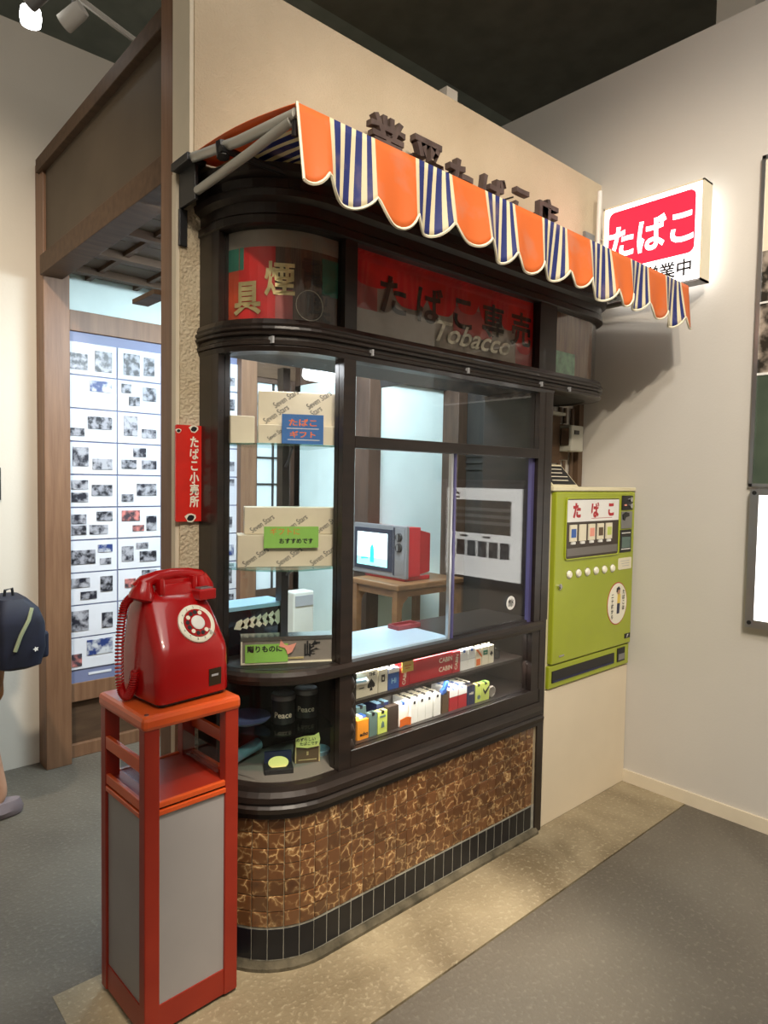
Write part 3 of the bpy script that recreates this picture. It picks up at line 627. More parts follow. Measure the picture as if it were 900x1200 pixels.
# lower corner case
def can(x, y, label):
    g = thing('tobacco_can', label, 'can', (x, y, .714))
    part('body', MB().lathe([(.036, .714), (.038, .717), (.038, .788), (.036, .790)], 'black', n=24, T=Matrix.Translation((x, y, 0))), g)
    part('lid', MB().lathe([(.039, .790), (.039, .804), (.036, .807), (.030, .804), (.0, .804)], 'grey_metal', n=24, T=Matrix.Translation((x, y, 0))), g)
    tx = MB(); q0 = math.atan2(-y, -x)
    write(tx, 'Peace', .026, lambda a, b, z: (x+.0386*cos(q0+a/.0386), y+.0386*sin(q0+a/.0386), .745+b), 'cream', bold=.0003); part('can_lettering', tx, g)
can(1.195, 1.80, 'left black tobacco can with white lettering on glass shelf in corner case')
can(1.285, 1.80, 'right black tobacco can with white lettering on glass shelf in corner case')
solo('display_dish', MB().lathe([(.02, .714), (.03, .718), (.072, .735), (.078, .742), (.070, .740), (.028, .724), (.0, .722)], 'blue_bowl', n=28, T=Matrix.Translation((1.085, 1.845, 0))), 'shallow blue dish on the glass shelf left of the cans', 'dish', (1.085, 1.845, .714))
g = thing('folding_case', 'dark flat cigarette case with yellow paper disc, lying in corner case', 'case', (1.15, 1.765, .574))
part('body', MB().box(1.11, 1.20, 1.735, 1.80, .574, .590, 'black', b=.002).box(1.112, 1.198, 1.79, 1.80, .590, .625, 'navy'), g)
part('paper_disc', MB().lathe([(.032, 0), (.032, .002)], 'yellow_note', T=Matrix.Translation((1.155, 1.77, .597)) @ Matrix.Rotation(.5, 4, 'X'), sy=.75), g)
g = thing('brown_pack', 'brown cigarette box under a yellow note in the corner case', 'box', (1.265, 1.765, .574))
part('body', MB().box(1.225, 1.305, 1.75, 1.79, .574, .632, 'brown_pack', b=.001), g)
part('gold_edge', MB().box(1.224, 1.228, 1.749, 1.75, .576, .63, 'gold').box(1.302, 1.306, 1.749, 1.75, .576, .63, 'gold').box(1.235, 1.295, 1.749, 1.75, .584, .586, 'gold').box(1.262, 1.268, 1.749, 1.75, .60, .612, 'gold'), g)
nt = MB(); nt.prism([(-.04, -.016), (.0, -.022), (.036, -.018), (.040, .004), (.036, .026), (.02, .018), (-.012, .018), (-.040, .012)], -.001, .001, 'yellow_note', T=Matrix.Translation((1.265, 1.744, .648)) @ Matrix.Rotation(pi/2, 4, 'X'))
write(nt, 'めずらしい', .013, front(1.7425), 'black', bold=.0003, at=(1.258, .655)); write(nt, 'たばこです', .012, front(1.7425), 'black', bold=.0003, at=(1.268, .641))
solo('handwritten_note', nt, 'curled yellow handwritten note leaning on the brown box in corner case', 'note', (1.265, 1.744, .648))
swing([bpy.data.objects[n] for n in ('brown_pack', 'handwritten_note')], (1.265, 1.765), -.45); swing([bpy.data.objects['folding_case']], (1.15, 1.765), -.5)
solo('glass_ashtray', MB().lathe([(.030, .574), (.036, .590), (.033, .592), (.026, .580), (0, .580)], 'pale_teal', T=Matrix.Translation((1.335, 1.79, 0))), 'small round glass ashtray right of the brown box in corner case', 'ashtray', (1.335, 1.79, .574))
solo('rolled_cloth', MB().tube([(1.02, 1.87, .596), (1.09, 1.89, .604), (1.17, 1.91, .612)], .02, 'pale_teal', n=12), 'blue-grey roll lying at the back of the corner case', 'roll', (1.09, 1.89, .574))

# ------------------------------------------------------------------ cigarette packs
def pack(x0, x1, y, z0, h, body, label, top=None, deco=None, depth=.023, group=None, name='cigarette_pack', cat='cigarette pack'):
    t = thing(name, label, cat, ((x0+x1)/2, y+depth/2, z0), 0, group)
    part('body', MB().box(x0, x1, y, y+depth, z0, z0+h, body), t)
    if top: part('top_seal', MB().box(x0+.001, x1-.001, y+.001, y+depth-.001, z0+h, z0+h+.0015, top).box((x0+x1)/2-.006, (x0+x1)/2+.006, y-.0006, y+depth*.7, z0+h-.008, z0+h+.0025, 'blue_pack' if top == 'white' else 'black'), t)
    if deco:
        g = MB(); deco(g, x0, x1, y-.0008, z0, z0+h); part('front_print', g, t)
    return t
def spade(g, cx, Y, cz, r, m='black'):
    pl = [(0, r), (.75*r, .1*r), (.8*r, -.35*r), (.4*r, -.55*r), (.1*r, -.3*r), (.3*r, -.95*r), (-.3*r, -.95*r), (-.1*r, -.3*r), (-.4*r, -.55*r), (-.8*r, -.35*r), (-.75*r, .1*r)]
    g.prism([(cx+a, cz+b) for a, b in pl], 0, .0006, m, T=Matrix.Translation((0, Y, 0)) @ Matrix.Rotation(pi/2, 4, 'X'))
UZ, LZ, UY, LY = .770, .630, 1.69, 1.68
ROWN = {}; SINGLE = {'light blue packs on upper shelf', 'white-blue packs on upper shelf', 'grey-green packs', 'dark packs behind the navy one'}
def rowbehind(x0, x1, y, z0, h, body, top, n, what, group, step=.0235):
    sh_ = 'upper' if z0 == UZ else 'lower'
    if group in ROWN: ROWN[group] += 1
    else: ROWN[group] = 0
    col = ('leftmost', 'second', 'third', 'fourth')[ROWN[group]] + ' column'
    for k in range(n): pack(x0, x1, y+.025+k*step, z0, h, body, what + ', ' + ('' if group in SINGLE else col + ', ') + ('just behind the front one', 'second behind', 'third behind', 'hindmost')[k], top, group=group)
def d1(g, x0, x1, Y, z0, z1):
    spade(g, x1-.030, Y, z0+.036, .021); write(g, 'THE', .016, front(Y), 'black', bold=.0006, at=(x1-.026, z1-.013)); g.box(x0+.02, x0+.042, Y, Y+.0006, z0+.03, z0+.033, 'black')
pack(1.402, 1.505, UY, UZ, .085, 'cream', 'wide cream box with big black spade at left end of upper shelf', None, d1, .05, name='spade_box', cat='box')
for k in range(3): pack(1.412+k*.032, 1.440+k*.032, UY+.055, UZ, .092, 'cream', ('leftmost', 'middle', 'rightmost')[k] + ' pack with yellow-green top behind the spade box', 'yellow_note', group='packs behind the spade box')
fp = MB().prism([(1.375, 1.668), (1.44, 1.662), (1.455, 1.685), (1.39, 1.689)], .826, .832, 'paper_white').prism([(1.38, 1.666), (1.43, 1.660), (1.45, 1.684), (1.40, 1.688)], .832, .838, 'sky_pack')
solo('paper_slip', fp, 'loose white paper slip in front of the spade box', 'paper', (1.41, 1.675, .826))
pack(1.509, 1.551, UY, UZ, .078, 'cream', 'cream pack with dark square, second from the left on upper shelf', None, lambda g, a, b, Y, c, d: (g.box(a+.013, b-.013, Y, Y+.0006, c+.035, c+.060, 'dark_brown'), g.box(a+.018, b-.018, Y-.0004, Y, c+.042, c+.052, 'cream')))
rowbehind(1.509, 1.551, UY, UZ, .083, 'sky_pack', 'sky_pack', 4, 'light blue topped pack in the row behind the cream pack', 'light blue packs on upper shelf')
pack(1.555, 1.605, UY, UZ, .072, 'blue_pack', 'blue pack with white top left of the red carton', 'white', lambda g, a, b, Y, c, d: (g.box(a, b, Y, Y+.0006, d-.014, d, 'white'), write(g, 'Hi', .026, front(Y), 'sky_pack', bold=.0006, at=((a+b)/2, c+.03))))
rowbehind(1.555, 1.605, UY, UZ, .078, 'white', 'sky_pack', 4, 'white and blue pack in the row behind the blue pack', 'white-blue packs on upper shelf')
pack(1.609, 1.655, UY, UZ, .068, 'red_pack', 'short dark red pack with vertical white lettering left of red carton', None, lambda g, a, b, Y, c, d: write(g, 'CABIN', .020, front(Y), 'cream', bold=.0005, at=((a+b)/2, (c+d)/2), rot=pi/2-.15))
for k in range(5): pack(1.600+k*.0, 1.645+k*.0, UY+.028+k*.0235, UZ, .095, 'dark_red', 'dark red pack with yellow top behind the yellow tag, ' + ('foremost', 'second back', 'third back', 'fourth back', 'hindmost')[k], 'yellow_note', group='dark red packs by the carton')
solo('price_tag', MB().box(1.612, 1.668, UY-.008, UY-.006, .822, .866, 'yellow').box(1.624, 1.655, UY-.009, UY-.008, .842, .846, 'orange').box(1.628, 1.65, UY-.009, UY-.008, .834, .837, 'orange'), 'yellow price tag in front of the red carton left end', 'tag', (1.64, UY-.007, .822))
t = thing('cigarette_carton', 'long red cigarette carton with white lettering on upper shelf', 'carton', (1.77, UY+.04, UZ))
part('body', MB().box(1.658, 1.882, UY, UY+.085, UZ, UZ+.084, 'red_pack', b=.0015), t)
g = MB(); write(g, 'CABIN', .025, front(UY-.0006), 'cream', bold=.0004, at=(1.846, UZ+.060)); write(g, 'CABIN', .025, front(UY-.0006), 'cream', bold=.0004, at=(1.846, UZ+.026)); part('carton_lettering', g, t)
solo('paper_slip', MB().box(-.014, .014, -.03, .03, 0, .004, 'green_card').box(-.006, .006, -.03, .03, .004, .005, 'white'), 'folded green and white slip lying on the red carton', 'paper', (1.80, UY+.05, UZ+.086), rotz=-.5, world=False)
pack(1.886, 1.927, UY, UZ, .080, 'red_pack', 'red pack with slanted white lettering right of red carton', None, lambda g, a, b, Y, c, d: write(g, 'CABIN', .020, front(Y), 'cream', bold=.0005, at=((a+b)/2, (c+d)/2), rot=pi/2-.15))
for k in range(4): pack(1.886, 1.927, UY+.025+k*.0235, UZ, .087, 'dark_red', 'dark red pack with white top right of the carton, ' + ('foremost', 'second back', 'third back', 'hindmost')[k], 'white', group='dark red packs right of carton')
for i, (a, l) in enumerate(((1.931, 'white pack right after the red pack, upper shelf, front'), (1.975, 'white pack left of the orange-marked pack, upper shelf, front'))):
    pack(a, a+.041, UY, UZ, .076, 'paper_white', l, 'white', lambda g, a, b, Y, c, d: g.box(a, b, Y, Y+.0005, c+.038, c+.0395, 'kiss'))
    rowbehind(a, a+.041, UY, UZ, .079, 'paper_white', 'white', 4, 'white pack, right half of upper shelf', 'white packs in rows behind, upper shelf')
pack(2.020, 2.056, UY, UZ, .072, 'cream', 'white pack with orange patch on upper shelf', None, lambda g, a, b, Y, c, d: (g.box(a+.004, b-.008, Y, Y+.0006, c+.004, c+.030, 'orange'), g.prism([(a, d-.004), (a+.012, d-.004), (b, d-.03), (b, d-.04)], 0, .0006, 'orange', T=Matrix.Translation((0, Y, 0)) @ Matrix.Rotation(pi/2, 4, 'X'))))
pack(2.060, 2.096, UY, UZ, .072, 'cream', 'cream pack with green label on upper shelf', None, lambda g, a, b, Y, c, d: (g.box(a+.006, b-.004, Y, Y+.0006, c+.040, c+.058, 'green_ink'), g.box(a+.012, b-.01, Y-.0003, Y, c+.047, c+.050, 'cream')))
pack(2.100, 2.132, UY, UZ, .072, 'cream', 'cream pack with small black spade at right end of upper shelf', None, lambda g, a, b, Y, c, d: spade(g, (a+b)/2, Y, c+.040, .011))
for a in (2.020, 2.060, 2.100): rowbehind(a, a+.034, UY, UZ, .078, 'cream', 'yellow_note', 3, 'cream-topped pack, right end of upper shelf', 'cream packs behind at right end')
# lower shelf
pack(1.409, 1.458, LY, LZ, .066, 'orange_pack', 'orange pack at left end of lower shelf', None, lambda g, a, b, Y, c, d: write(g, 'echo', .018, front(Y), 'black', bold=.0008, at=((a+b)/2+.004, c+.018)), .05)
for k in range(3): pack(1.411+k*.016, 1.425+k*.016, LY+.012, LZ+.066, .008, ('yellow', 'white', 'blue_pack')[k], ('yellow', 'white', 'blue')[k] + ' small packet lying on top of the orange pack', group='packets on the orange pack', depth=.03, name='small_packet', cat='packet')
pack(1.461, 1.497, LY, LZ, .078, 'teal', 'grey-green pack right of the orange one', 'teal'); rowbehind(1.450, 1.493, LY+.03, LZ, .088, 'teal', 'sky_pack', 4, 'grey-green pack with bluish top behind at left of lower shelf', 'grey-green packs')
pack(1.501, 1.543, LY, LZ, .076, 'lime_pack', 'pale yellow-green pack with bell emblem on lower shelf', 'yellow_note', lambda g, a, b, Y, c, d: (g.prism([((a+b)/2+p*.008, c+.03+q*.010) for p, q in ((-1, -1), (1, -1), (.7, .6), (0, 1.3), (-.7, .6))], 0, .0006, 'teal', T=Matrix.Translation((0, Y, 0)) @ Matrix.Rotation(pi/2, 4, 'X')), g.box(a+.008, b-.008, Y, Y+.0006, c+.055, c+.062, 'teal')))
pack(1.547, 1.597, LY, LZ, .084, 'dark_brown', 'dark brown pack next to the pale yellow-green one', None, None)
for k in range(3): pack(1.52+k*.0, 1.575, LY+.03+k*.024, LZ, .092, 'navy', 'navy pack with pale top behind dark brown pack, ' + ('foremost', 'middle', 'hindmost')[k], 'sky_pack', group='navy packs behind the brown pack')
pack(1.601, 1.649, LY+.006, LZ, .082, 'paper_white', 'white pack behind the orange tag on lower shelf', 'white', None)
ot = MB().prism([(-.026, -.014), (.0, -.010), (.026, -.016), (.027, .012), (.004, .018), (-.026, .013)], -.001, .001, 'orange', T=Matrix.Translation((1.622, LY-.010, .648)) @ Matrix.Rotation(pi/2, 4, 'X'))
solo('price_tag', ot, 'curled orange tag in front of a white pack on lower shelf', 'tag', (1.622, LY-.01, .648))
for i, (a, l) in enumerate(((1.656, 'first white pack right of the orange tag, lower shelf'), (1.694, 'middle white pack of three together, lower shelf'), (1.732, 'last white pack of three together, lower shelf'), (1.776, 'white pack standing apart left of the brown pack, lower shelf'))):
    pack(a, a+.036, LY, LZ, .080, 'paper_white', l, None, lambda g, a, b, Y, c, d: g.box((a+b)/2-.004, (a+b)/2+.006, Y, Y+.0006, d-.012, d, 'black'))
    rowbehind(a, a+.036, LY, LZ, .083, 'paper_white', 'white' if 0 else 'cream', 3, 'white pack, middle of lower shelf', 'white packs in rows behind, lower shelf')
solo('grey_carton', MB().box(1.54, 1.835, 1.782, 1.885, .630, .752, 'grey_card', b=.002), 'long dull grey carton lying behind the white packs', 'carton', (1.68, 1.84, .630))
pack(1.822, 1.856, LY, LZ, .078, 'brown_pack', 'olive brown pack between white and red-white packs', 'brown_pack')
solo('paper_crane', MB().prism([(1.815, .70), (1.835, .705), (1.848, .745), (1.838, .752), (1.828, .722), (1.815, .716)], -.01, .004, 'blue_pack', T=Matrix.Translation((0, LY-.002, .004)) @ Matrix.Rotation(pi/2, 4, 'X')), 'folded blue paper ornament above the brown pack', 'ornament', (1.83, LY, .70))
for a, l in ((1.860, 'left one of the two red packs with white tops'), (1.911, 'right one of the two red packs with white tops')):
    pack(a, a+.048, LY, LZ, .078, 'red_pack', l, 'white', lambda g, a, b, Y, c, d: g.box(a, b, Y, Y+.0006, d-.026, d, 'white'))
    rowbehind(a, a+.048, LY, LZ, .083, 'white', 'white', 3, 'white-topped pack behind the red ones', 'packs behind the red and white ones')
pack(1.963, 2.008, LY, LZ, .074, 'navy', 'navy pack left of the lime pack', 'dark_brown', lambda g, a, b, Y, c, d: write(g, 'mild', .014, front(Y), 'cream', bold=.0004, at=((a+b)/2, c+.045)))
rowbehind(1.963, 2.008, LY, LZ, .080, 'navy', 'cream', 3, 'dark pack in a row behind the navy one', 'dark packs behind the navy one')
pack(2.013, 2.050, LY, LZ, .070, 'lime_pack', 'lime green pack with round grey emblem', 'yellow_note', lambda g, a, b, Y, c, d: g.lathe([(.009, 0), (.009, .0006)], 'teal', T=Matrix.Translation(((a+b)/2, Y, c+.02)) @ Matrix.Rotation(pi/2, 4, 'X')))
pack(2.052, 2.096, LY, LZ, .070, 'lime_pack', 'lime green pack with a black check mark', 'green_card', lambda g, a, b, Y, c, d: g.prism([(a+.006, c+.052), (a+.018, c+.036), (b-.002, c+.056), (b-.002, c+.046), (a+.018, c+.022), (a+.006, c+.042)], 0, .0006, 'black', T=Matrix.Translation((0, Y, 0)) @ Matrix.Rotation(pi/2, 4, 'X')))
solo('round_tin', MB().lathe([(.022, 0), (.022, .012), (.018, .014), (.018, .012)], 'steel_box', T=Matrix.Translation((2.118, LY+.015, LZ+.024)) @ Matrix.Rotation(pi/2, 4, 'X')), 'small round tin on edge at right end of lower shelf', 'tin', (2.118, LY+.01, LZ))
solo('glass_bottle', MB().lathe([(.012, .770), (.013, .775), (.013, .82), (.006, .835), (.006, .848), (.008, .85)], 'acrylic', n=14, T=Matrix.Translation((2.19, 1.72, 0))), 'small clear bottle right of the upper shelf packs', 'bottle', (2.19, 1.72, .770))
# counter tray
t = thing('coin_tray', 'dark red coin tray on the pale counter behind the window', 'tray', (1.80, 1.86, .926))
part('tray', MB().box(1.74, 1.86, 1.84, 1.90, .926, .932, 'tray_red').box(1.74, 1.86, 1.84, 1.845, .932, .942, 'tray_red').box(1.74, 1.86, 1.895, 1.90, .932, .942, 'tray_red').box(1.74, 1.745, 1.845, 1.895, .932, .942, 'tray_red').box(1.855, 1.86, 1.845, 1.895, .932, .942, 'tray_red'), t)

# ------------------------------------------------------------------ room contents: tv, table, cabinet, lamps
tt = thing('tv_table', 'small brown wooden table with rounded legs under the television', 'table', (2.55, 2.76, .40), radians(0))
part('tabletop', MB().box(2.30, 2.80, 2.44, 2.825, .938, .968, 'table_wood', b=.006), tt)
def rleg(x, y, sx_, name='leg'):
    pl = [(0, 0), (.035, 0), (.035, .44), (.045, .47), (.075, .495), (.075, .538), (0, .538)]
    mb = MB(); mb.prism([(p*sx_, q) for p, q in pl], -.018, .018, 'table_wood', T=Matrix.Translation((x, y, .40)) @ Matrix.Rotation(pi/2, 4, 'X')); part(name, mb, tt)
rleg(2.305, 2.47, 1); rleg(2.795, 2.47, -1); rleg(2.305, 2.79, 1); rleg(2.795, 2.79, -1)
part('apron', MB().box(2.32, 2.78, 2.46, 2.478, .90, .938, 'table_wood').box(2.315, 2.333, 2.47, 2.79, .90, .938, 'table_wood'), tt)
tv = thing('television', 'old red television set with glowing screen standing on brown table', 'television', (2.41, 2.50, .975), 0)
XF = 2.41
rr = []
def rect(x, y0, y1, z0, z1): return [(x, y0, z0), (x, y1, z0), (x, y1, z1), (x, y0, z1)]
bd = MB().loft([rect(XF+.02, 2.505, 2.925, .990, 1.256), rect(XF+.11, 2.505, 2.925, .990, 1.252), rect(XF+.112, 2.515, 2.90, .995, 1.238), rect(XF+.22, 2.54, 2.80, 1.005, 1.215)], 'tv_red', smooth=False)
part('case', bd, tv, bevel=.006)
part('foot', MB().box(XF+.01, XF+.20, 2.52, 2.84, .968, .990, 'tv_red'), tv, bevel=.004)
part('front_frame', MB().box(XF, XF+.022, 2.50, 2.93, .982, 1.260, 'tv_grey', b=.004), tv)
part('screen_surround', MB().box(XF-.004, XF+.002, 2.605, 2.918, 1.008, 1.236, 'tv_dark', b=.002), tv)
scr = MB(); ys = [2.640+.25*i/8 for i in range(9)]; zs = [1.030+.182*j/8 for j in range(9)]
def cell(i, j):
    y = (ys[i]+ys[i+1])/2; z = (zs[j]+zs[j+1])/2; return 'tv_pale' if z < 1.065 else 'tv_blue'
vs = [(XF-.006-.008*(1-((y-2.765)/.128)**2)*(1-((z-1.121)/.095)**2), y, z) for z in zs for y in ys]
for j in range(8):
    for i in range(8): scr.add([vs[j*9+i], vs[j*9+i+1], vs[(j+1)*9+i+1], vs[(j+1)*9+i]], [(0, 1, 2, 3)], cell(i, j), True)
Tm = Matrix(((0, 0, -1, XF-.015), (-1, 0, 0, 2.755), (0, 1, 0, 1.05), (0, 0, 0, 1)))
sp = part('screen', scr, tv)
part('screen_picture', MB().prism([(-.014, 0), (.016, 0), (.018, .05), (.014, .085), (.006, .095), (.003, .115), (-.002, .095), (-.012, .085), (-.016, .05)], 0, .0006, 'tv_cyan', T=Tm).prism([(-.09, .012), (-.03, .02), (-.03, .026), (-.09, .022)], 0, .0005, 'tv_cyan', T=Tm), sp)
part('control_panel', MB().box(XF-.003, XF, 2.512, 2.585, 1.0, 1.245, 'tv_grey', b=.001).box(XF-.004, XF, 2.588, 2.598, .995, 1.25, 'tv_dark').box(XF-.0045, XF-.003, 2.52, 2.578, 1.01, 1.08, 'grey_metal'), tv)
for z in (1.20, 1.145): part('dial', MB().lathe([(.023, 0), (.020, .014), (.0, .014)], 'black', T=Matrix.Translation((XF-.002, 2.55, z)) @ Matrix.Rotation(-pi/2, 4, 'Y')).box(XF-.021, XF-.016, 2.546, 2.554, z-.016, z+.016, 'grey_metal'), tv)
solo('power_cable', MB().tube([(2.70, 2.836, .93), (2.69, 2.838, .8), (2.71, 2.840, .65), (2.74, 2.842, .5), (2.76, 2.842, .405)], .004, 'wire_black', n=6), 'thin black cable hanging behind the television table', 'cable', (2.74, 2.82, .42))
solo('space_heater', MB().box(2.12, 2.26, 3.10, 3.20, .40, .86, 'rack_white', b=.008).box(2.13, 2.25, 3.095, 3.10, .78, .84, 'kiss').box(2.13, 2.25, 3.095, 3.10, .50, .52, 'kiss'), 'narrow pale upright unit on the floor beyond the television table', 'heater', (2.19, 3.15, .40))
pn = thing('lamp_reflection', 'round white pendant shape standing in for a lamp reflection in the glass', 'lamp', (2.19, 2.90, 2.04))  # glowing shape stands in for a lamp reflected in the glass
part('glare_disc', MB().lathe([(.04, 2.135), (.10, 2.12), (.135, 2.085), (.14, 2.05), (.13, 2.035), (.0, 2.03)], 'glare', n=28, T=Matrix.Translation((2.19, 2.90, 0))), pn)
part('cord', MB().tube([(2.19, 2.90, 2.13), (2.19, 2.90, 2.50)], .004, 'black', n=6), pn)
ml = thing('angled_fixture', 'black angled lamp fixture under the room lintel above pale wall', 'lamp', (2.35, 2.45, 1.96))
part('housing', MB().prism([(2.20, 2.035), (2.215, 1.955), (2.50, 2.025), (2.49, 2.05)], -.03, .03, 'black', T=Matrix.Translation((0, 2.47, 0)) @ Matrix.Rotation(pi/2, 4, 'X')), ml)
part('lens', MB().prism([(2.225, 2.015), (2.232, 1.988), (2.36, 2.010)], 0, .004, 'glow_soft', T=Matrix.Translation((0, 2.44, 0)) @ Matrix.Rotation(pi/2, 4, 'X')), ml)
part('hanger', MB().tube([(2.35, 2.47, 2.04), (2.35, 2.47, 2.50)], .006, 'black', n=6), ml)

# ------------------------------------------------------------------ awning
aw = thing('awning', 'orange awning with blue and cream stripes and scalloped edge over the shop window', 'awning', (1.9, 1.6, 2.3))
AX0, AX1, AYF = .895, 2.935, 1.32
def azc(x, y): return 2.362+(y-AYF)*.12 + .012*sin(pi*min(1, max(0, (y-AYF)/.54)))*(1+.3*sin(x*9))
nx, ny = 82, 10; cv = MB(); vs = []
for j in range(ny+1):
    for i in range(nx+1):
        x = AX0+(AX1-AX0)*i/nx; y = AYF+(1.872-AYF)*j/ny; vs.append((x, y, azc(x, y)+.003*sin(i*1.9)*sin(j*.8)))
cv.add(vs, [(j*(nx+1)+i, j*(nx+1)+i+1, (j+1)*(nx+1)+i+1, (j+1)*(nx+1)+i) for j in range(ny) for i in range(nx)], 'awning_cloth', True)
o = part('canopy', cv, aw); md = o.modifiers.new('solid', 'SOLIDIFY'); md.thickness = .002
vb = .14425; vl = MB(); vs = []; NX = 280; NZ = 9; bot = []
def vz(x):
    u = ((x-.988)/vb) % 1.0; k = math.floor((x-.988)/vb)
    dep = .145+.010*sin(k*1.7); sc_ = .045*(1-abs(2*u-1)**2.6)
    lift = .05*max(0, (1.02-x)/.12) if x < 1.02 else 0
    return 2.362-dep-sc_+.0*lift
def vy(x, t):
    u = ((x-.988)/vb) % 1.0; return AYF-.004-.030*t*(.35+.65*sin(x*21.8+.6)*.5+.3*sin(x*9))-.010*t*cos(2*pi*u)
for j in range(NZ+1):
    t = j/NZ
    for i in range(NX+1):
        x = AX0+(AX1-AX0)*i/NX; z = 2.362+(vz(x)-2.362)*t; vs.append((x+.012*t*sin(x*17), vy(x, t), z))
vl.add(vs, [(j*(NX+1)+i, j*(NX+1)+i+1, (j+1)*(NX+1)+i+1, (j+1)*(NX+1)+i) for j in range(NZ) for i in range(NX)], 'awning_cloth', True)
o = part('valance', vl, aw); md = o.modifiers.new('solid', 'SOLIDIFY'); md.thickness = .002
bnd = [vs[NZ*(NX+1)+i] for i in range(0, NX+1)]
part('piping', MB().tube(bnd, .0042, 'cream', n=5).tube([vs[j*(NX+1)] for j in range(NZ+1)], .004, 'cream', n=5), aw, label='cream piping along the scallops')
part('front_bar', MB().tube([(AX0, AYF+.012, 2.345), (AX1, AYF+.012, 2.345)], .011, 'pole_grey', n=10), aw)
part('cross_bar', MB().tube([(AX0-.01, 1.66, 2.375), (AX1, 1.66, 2.375)], .010, 'black', n=8), aw)
for x in (AX0+.01, AX1-.03):
    part('arm', MB().tube([(x, 1.86, 2.425), (x, 1.6, 2.378), (x, AYF+.012, 2.345)], .0135, 'pole_grey', n=12), aw)
    part('brace', MB().tube([(x+.015, 1.86, 2.335), (x+.01, 1.55, 2.338), (x, AYF+.03, 2.338)], .0125, 'pole_grey', n=12), aw)
    part('wall_bracket', MB().box(x-.02, x+.04, 1.855, 1.965, 2.412, 2.435, 'black').box(x+.006, x+.018, 1.86, 1.966, 2.31, 2.415, 'black').box(x+.004, x+.03, 1.955, 1.966, 2.20, 2.31, 'black'), aw, bevel=.002)
    part('clamp', MB().tube([(x-.004, 1.68, 2.40), (x-.004, 1.672, 2.36)], .018, 'black', n=8), aw)
    part('hook', MB().tube([(x, 1.335, 2.355), (x+.004, 1.345, 2.30)], .008, 'black', n=8), aw)

# ------------------------------------------------------------------ shop name letters
for ch, x, z, s_ in (('業', 1.600, 2.680, .175), ('平', 1.800, 2.680, .170), ('た', 1.985, 2.672, .160), ('ば', 2.185, 2.672, .160), ('こ', 2.375, 2.690, .150), ('店', 2.560, 2.680, .165)):
    nm = {'業': 'first and most intricate character', '平': 'second character, after the intricate first one', 'た': 'third character of the shop name', 'ば': 'fourth character, with two small ticks', 'こ': 'fifth character, two curved strokes', '店': 'last character, nearest the lit sign'}[ch]
    t = thing('shop_letter', 'dark raised wall letter, ' + nm, 'letter', (x, 1.80, z))
    g = MB(); write(g, ch, s_, front(1.80), 'letter_wood', bold=.0042, ext=.014, at=(x, z)); part('character', g, t)
    part('rod', MB().tube([(x-.05, 1.80, z+.015), (x-.05, 1.876, z+.02)], .0035, 'black', n=6), t); part('rod', MB().tube([(x+.03, 1.80, z-.02), (x+.03, 1.876, z-.015)], .0035, 'black', n=6), t)

# ------------------------------------------------------------------ lit projecting sign
sg = thing('lightbox_sign', 'glowing red and white tobacco sign projecting from wall above awning', 'sign', (3.04, 1.53, 2.62))
part('casing', MB().box(2.998, 3.082, 1.292, 1.300, 2.398, 2.832, 'cream').box(2.998, 3.082, 1.765, 1.773, 2.398, 2.832, 'cream').box(2.998, 3.082, 1.292, 1.773, 2.824, 2.832, 'cream').box(2.998, 3.082, 1.292, 1.773, 2.398, 2.406, 'kiss'), sg)
fc = part('face', MB().box(3.002, 3.078, 1.300, 1.765, 2.406, 2.824, 'glow_white'), sg)
def rrect(w, h, r, n=5):
    pts = []
    for cx, cy, a0 in ((w/2-r, h/2-r, 0), (-w/2+r, h/2-r, pi/2), (-w/2+r, -h/2+r, pi), (w/2-r, -h/2+r, 1.5*pi)):
        pts += [(cx+r*cos(a0+k*pi/2/n), cy+r*sin(a0+k*pi/2/n)) for k in range(n+1)]
    return pts
TS = Matrix(((0, 0, -1, 3.002), (-1, 0, 0, 1.535), (0, 1, 0, 2.664), (0, 0, 0, 1)))
part('red_field', MB().prism(rrect(.415, .275, .03), 0, .0012, 'glow_red', T=TS), fc)
g = MB(); write(g, 'たばこ', .165, lambda x, y, z: (2.9995, 1.535-x, 2.655+y), 'glow_white', bold=.0045, sx=.88, sy=1.0)
part('sign_lettering', g, fc, label='white glowing characters')
g = MB(); write(g, '只今営業中', .078, lambda x, y, z: (3.0005, 1.525-x, 2.468+y), 'black', bold=.0016, sx=.98)
part('opening_lettering', g, fc, label='black characters')
part('mount_pole', MB().tube([(3.03, 1.815, 2.35), (3.03, 1.815, 2.94)], .012, 'white', n=10).box(2.985, 3.075, 1.862, 1.876, 2.55, 2.75, 'grey_metal').tube([(3.03, 1.865, 2.70), (3.03, 1.76, 2.70)], .006, 'chrome', n=6).tube([(3.03, 1.865, 2.60), (3.03, 1.76, 2.60)], .006, 'chrome', n=6), sg)

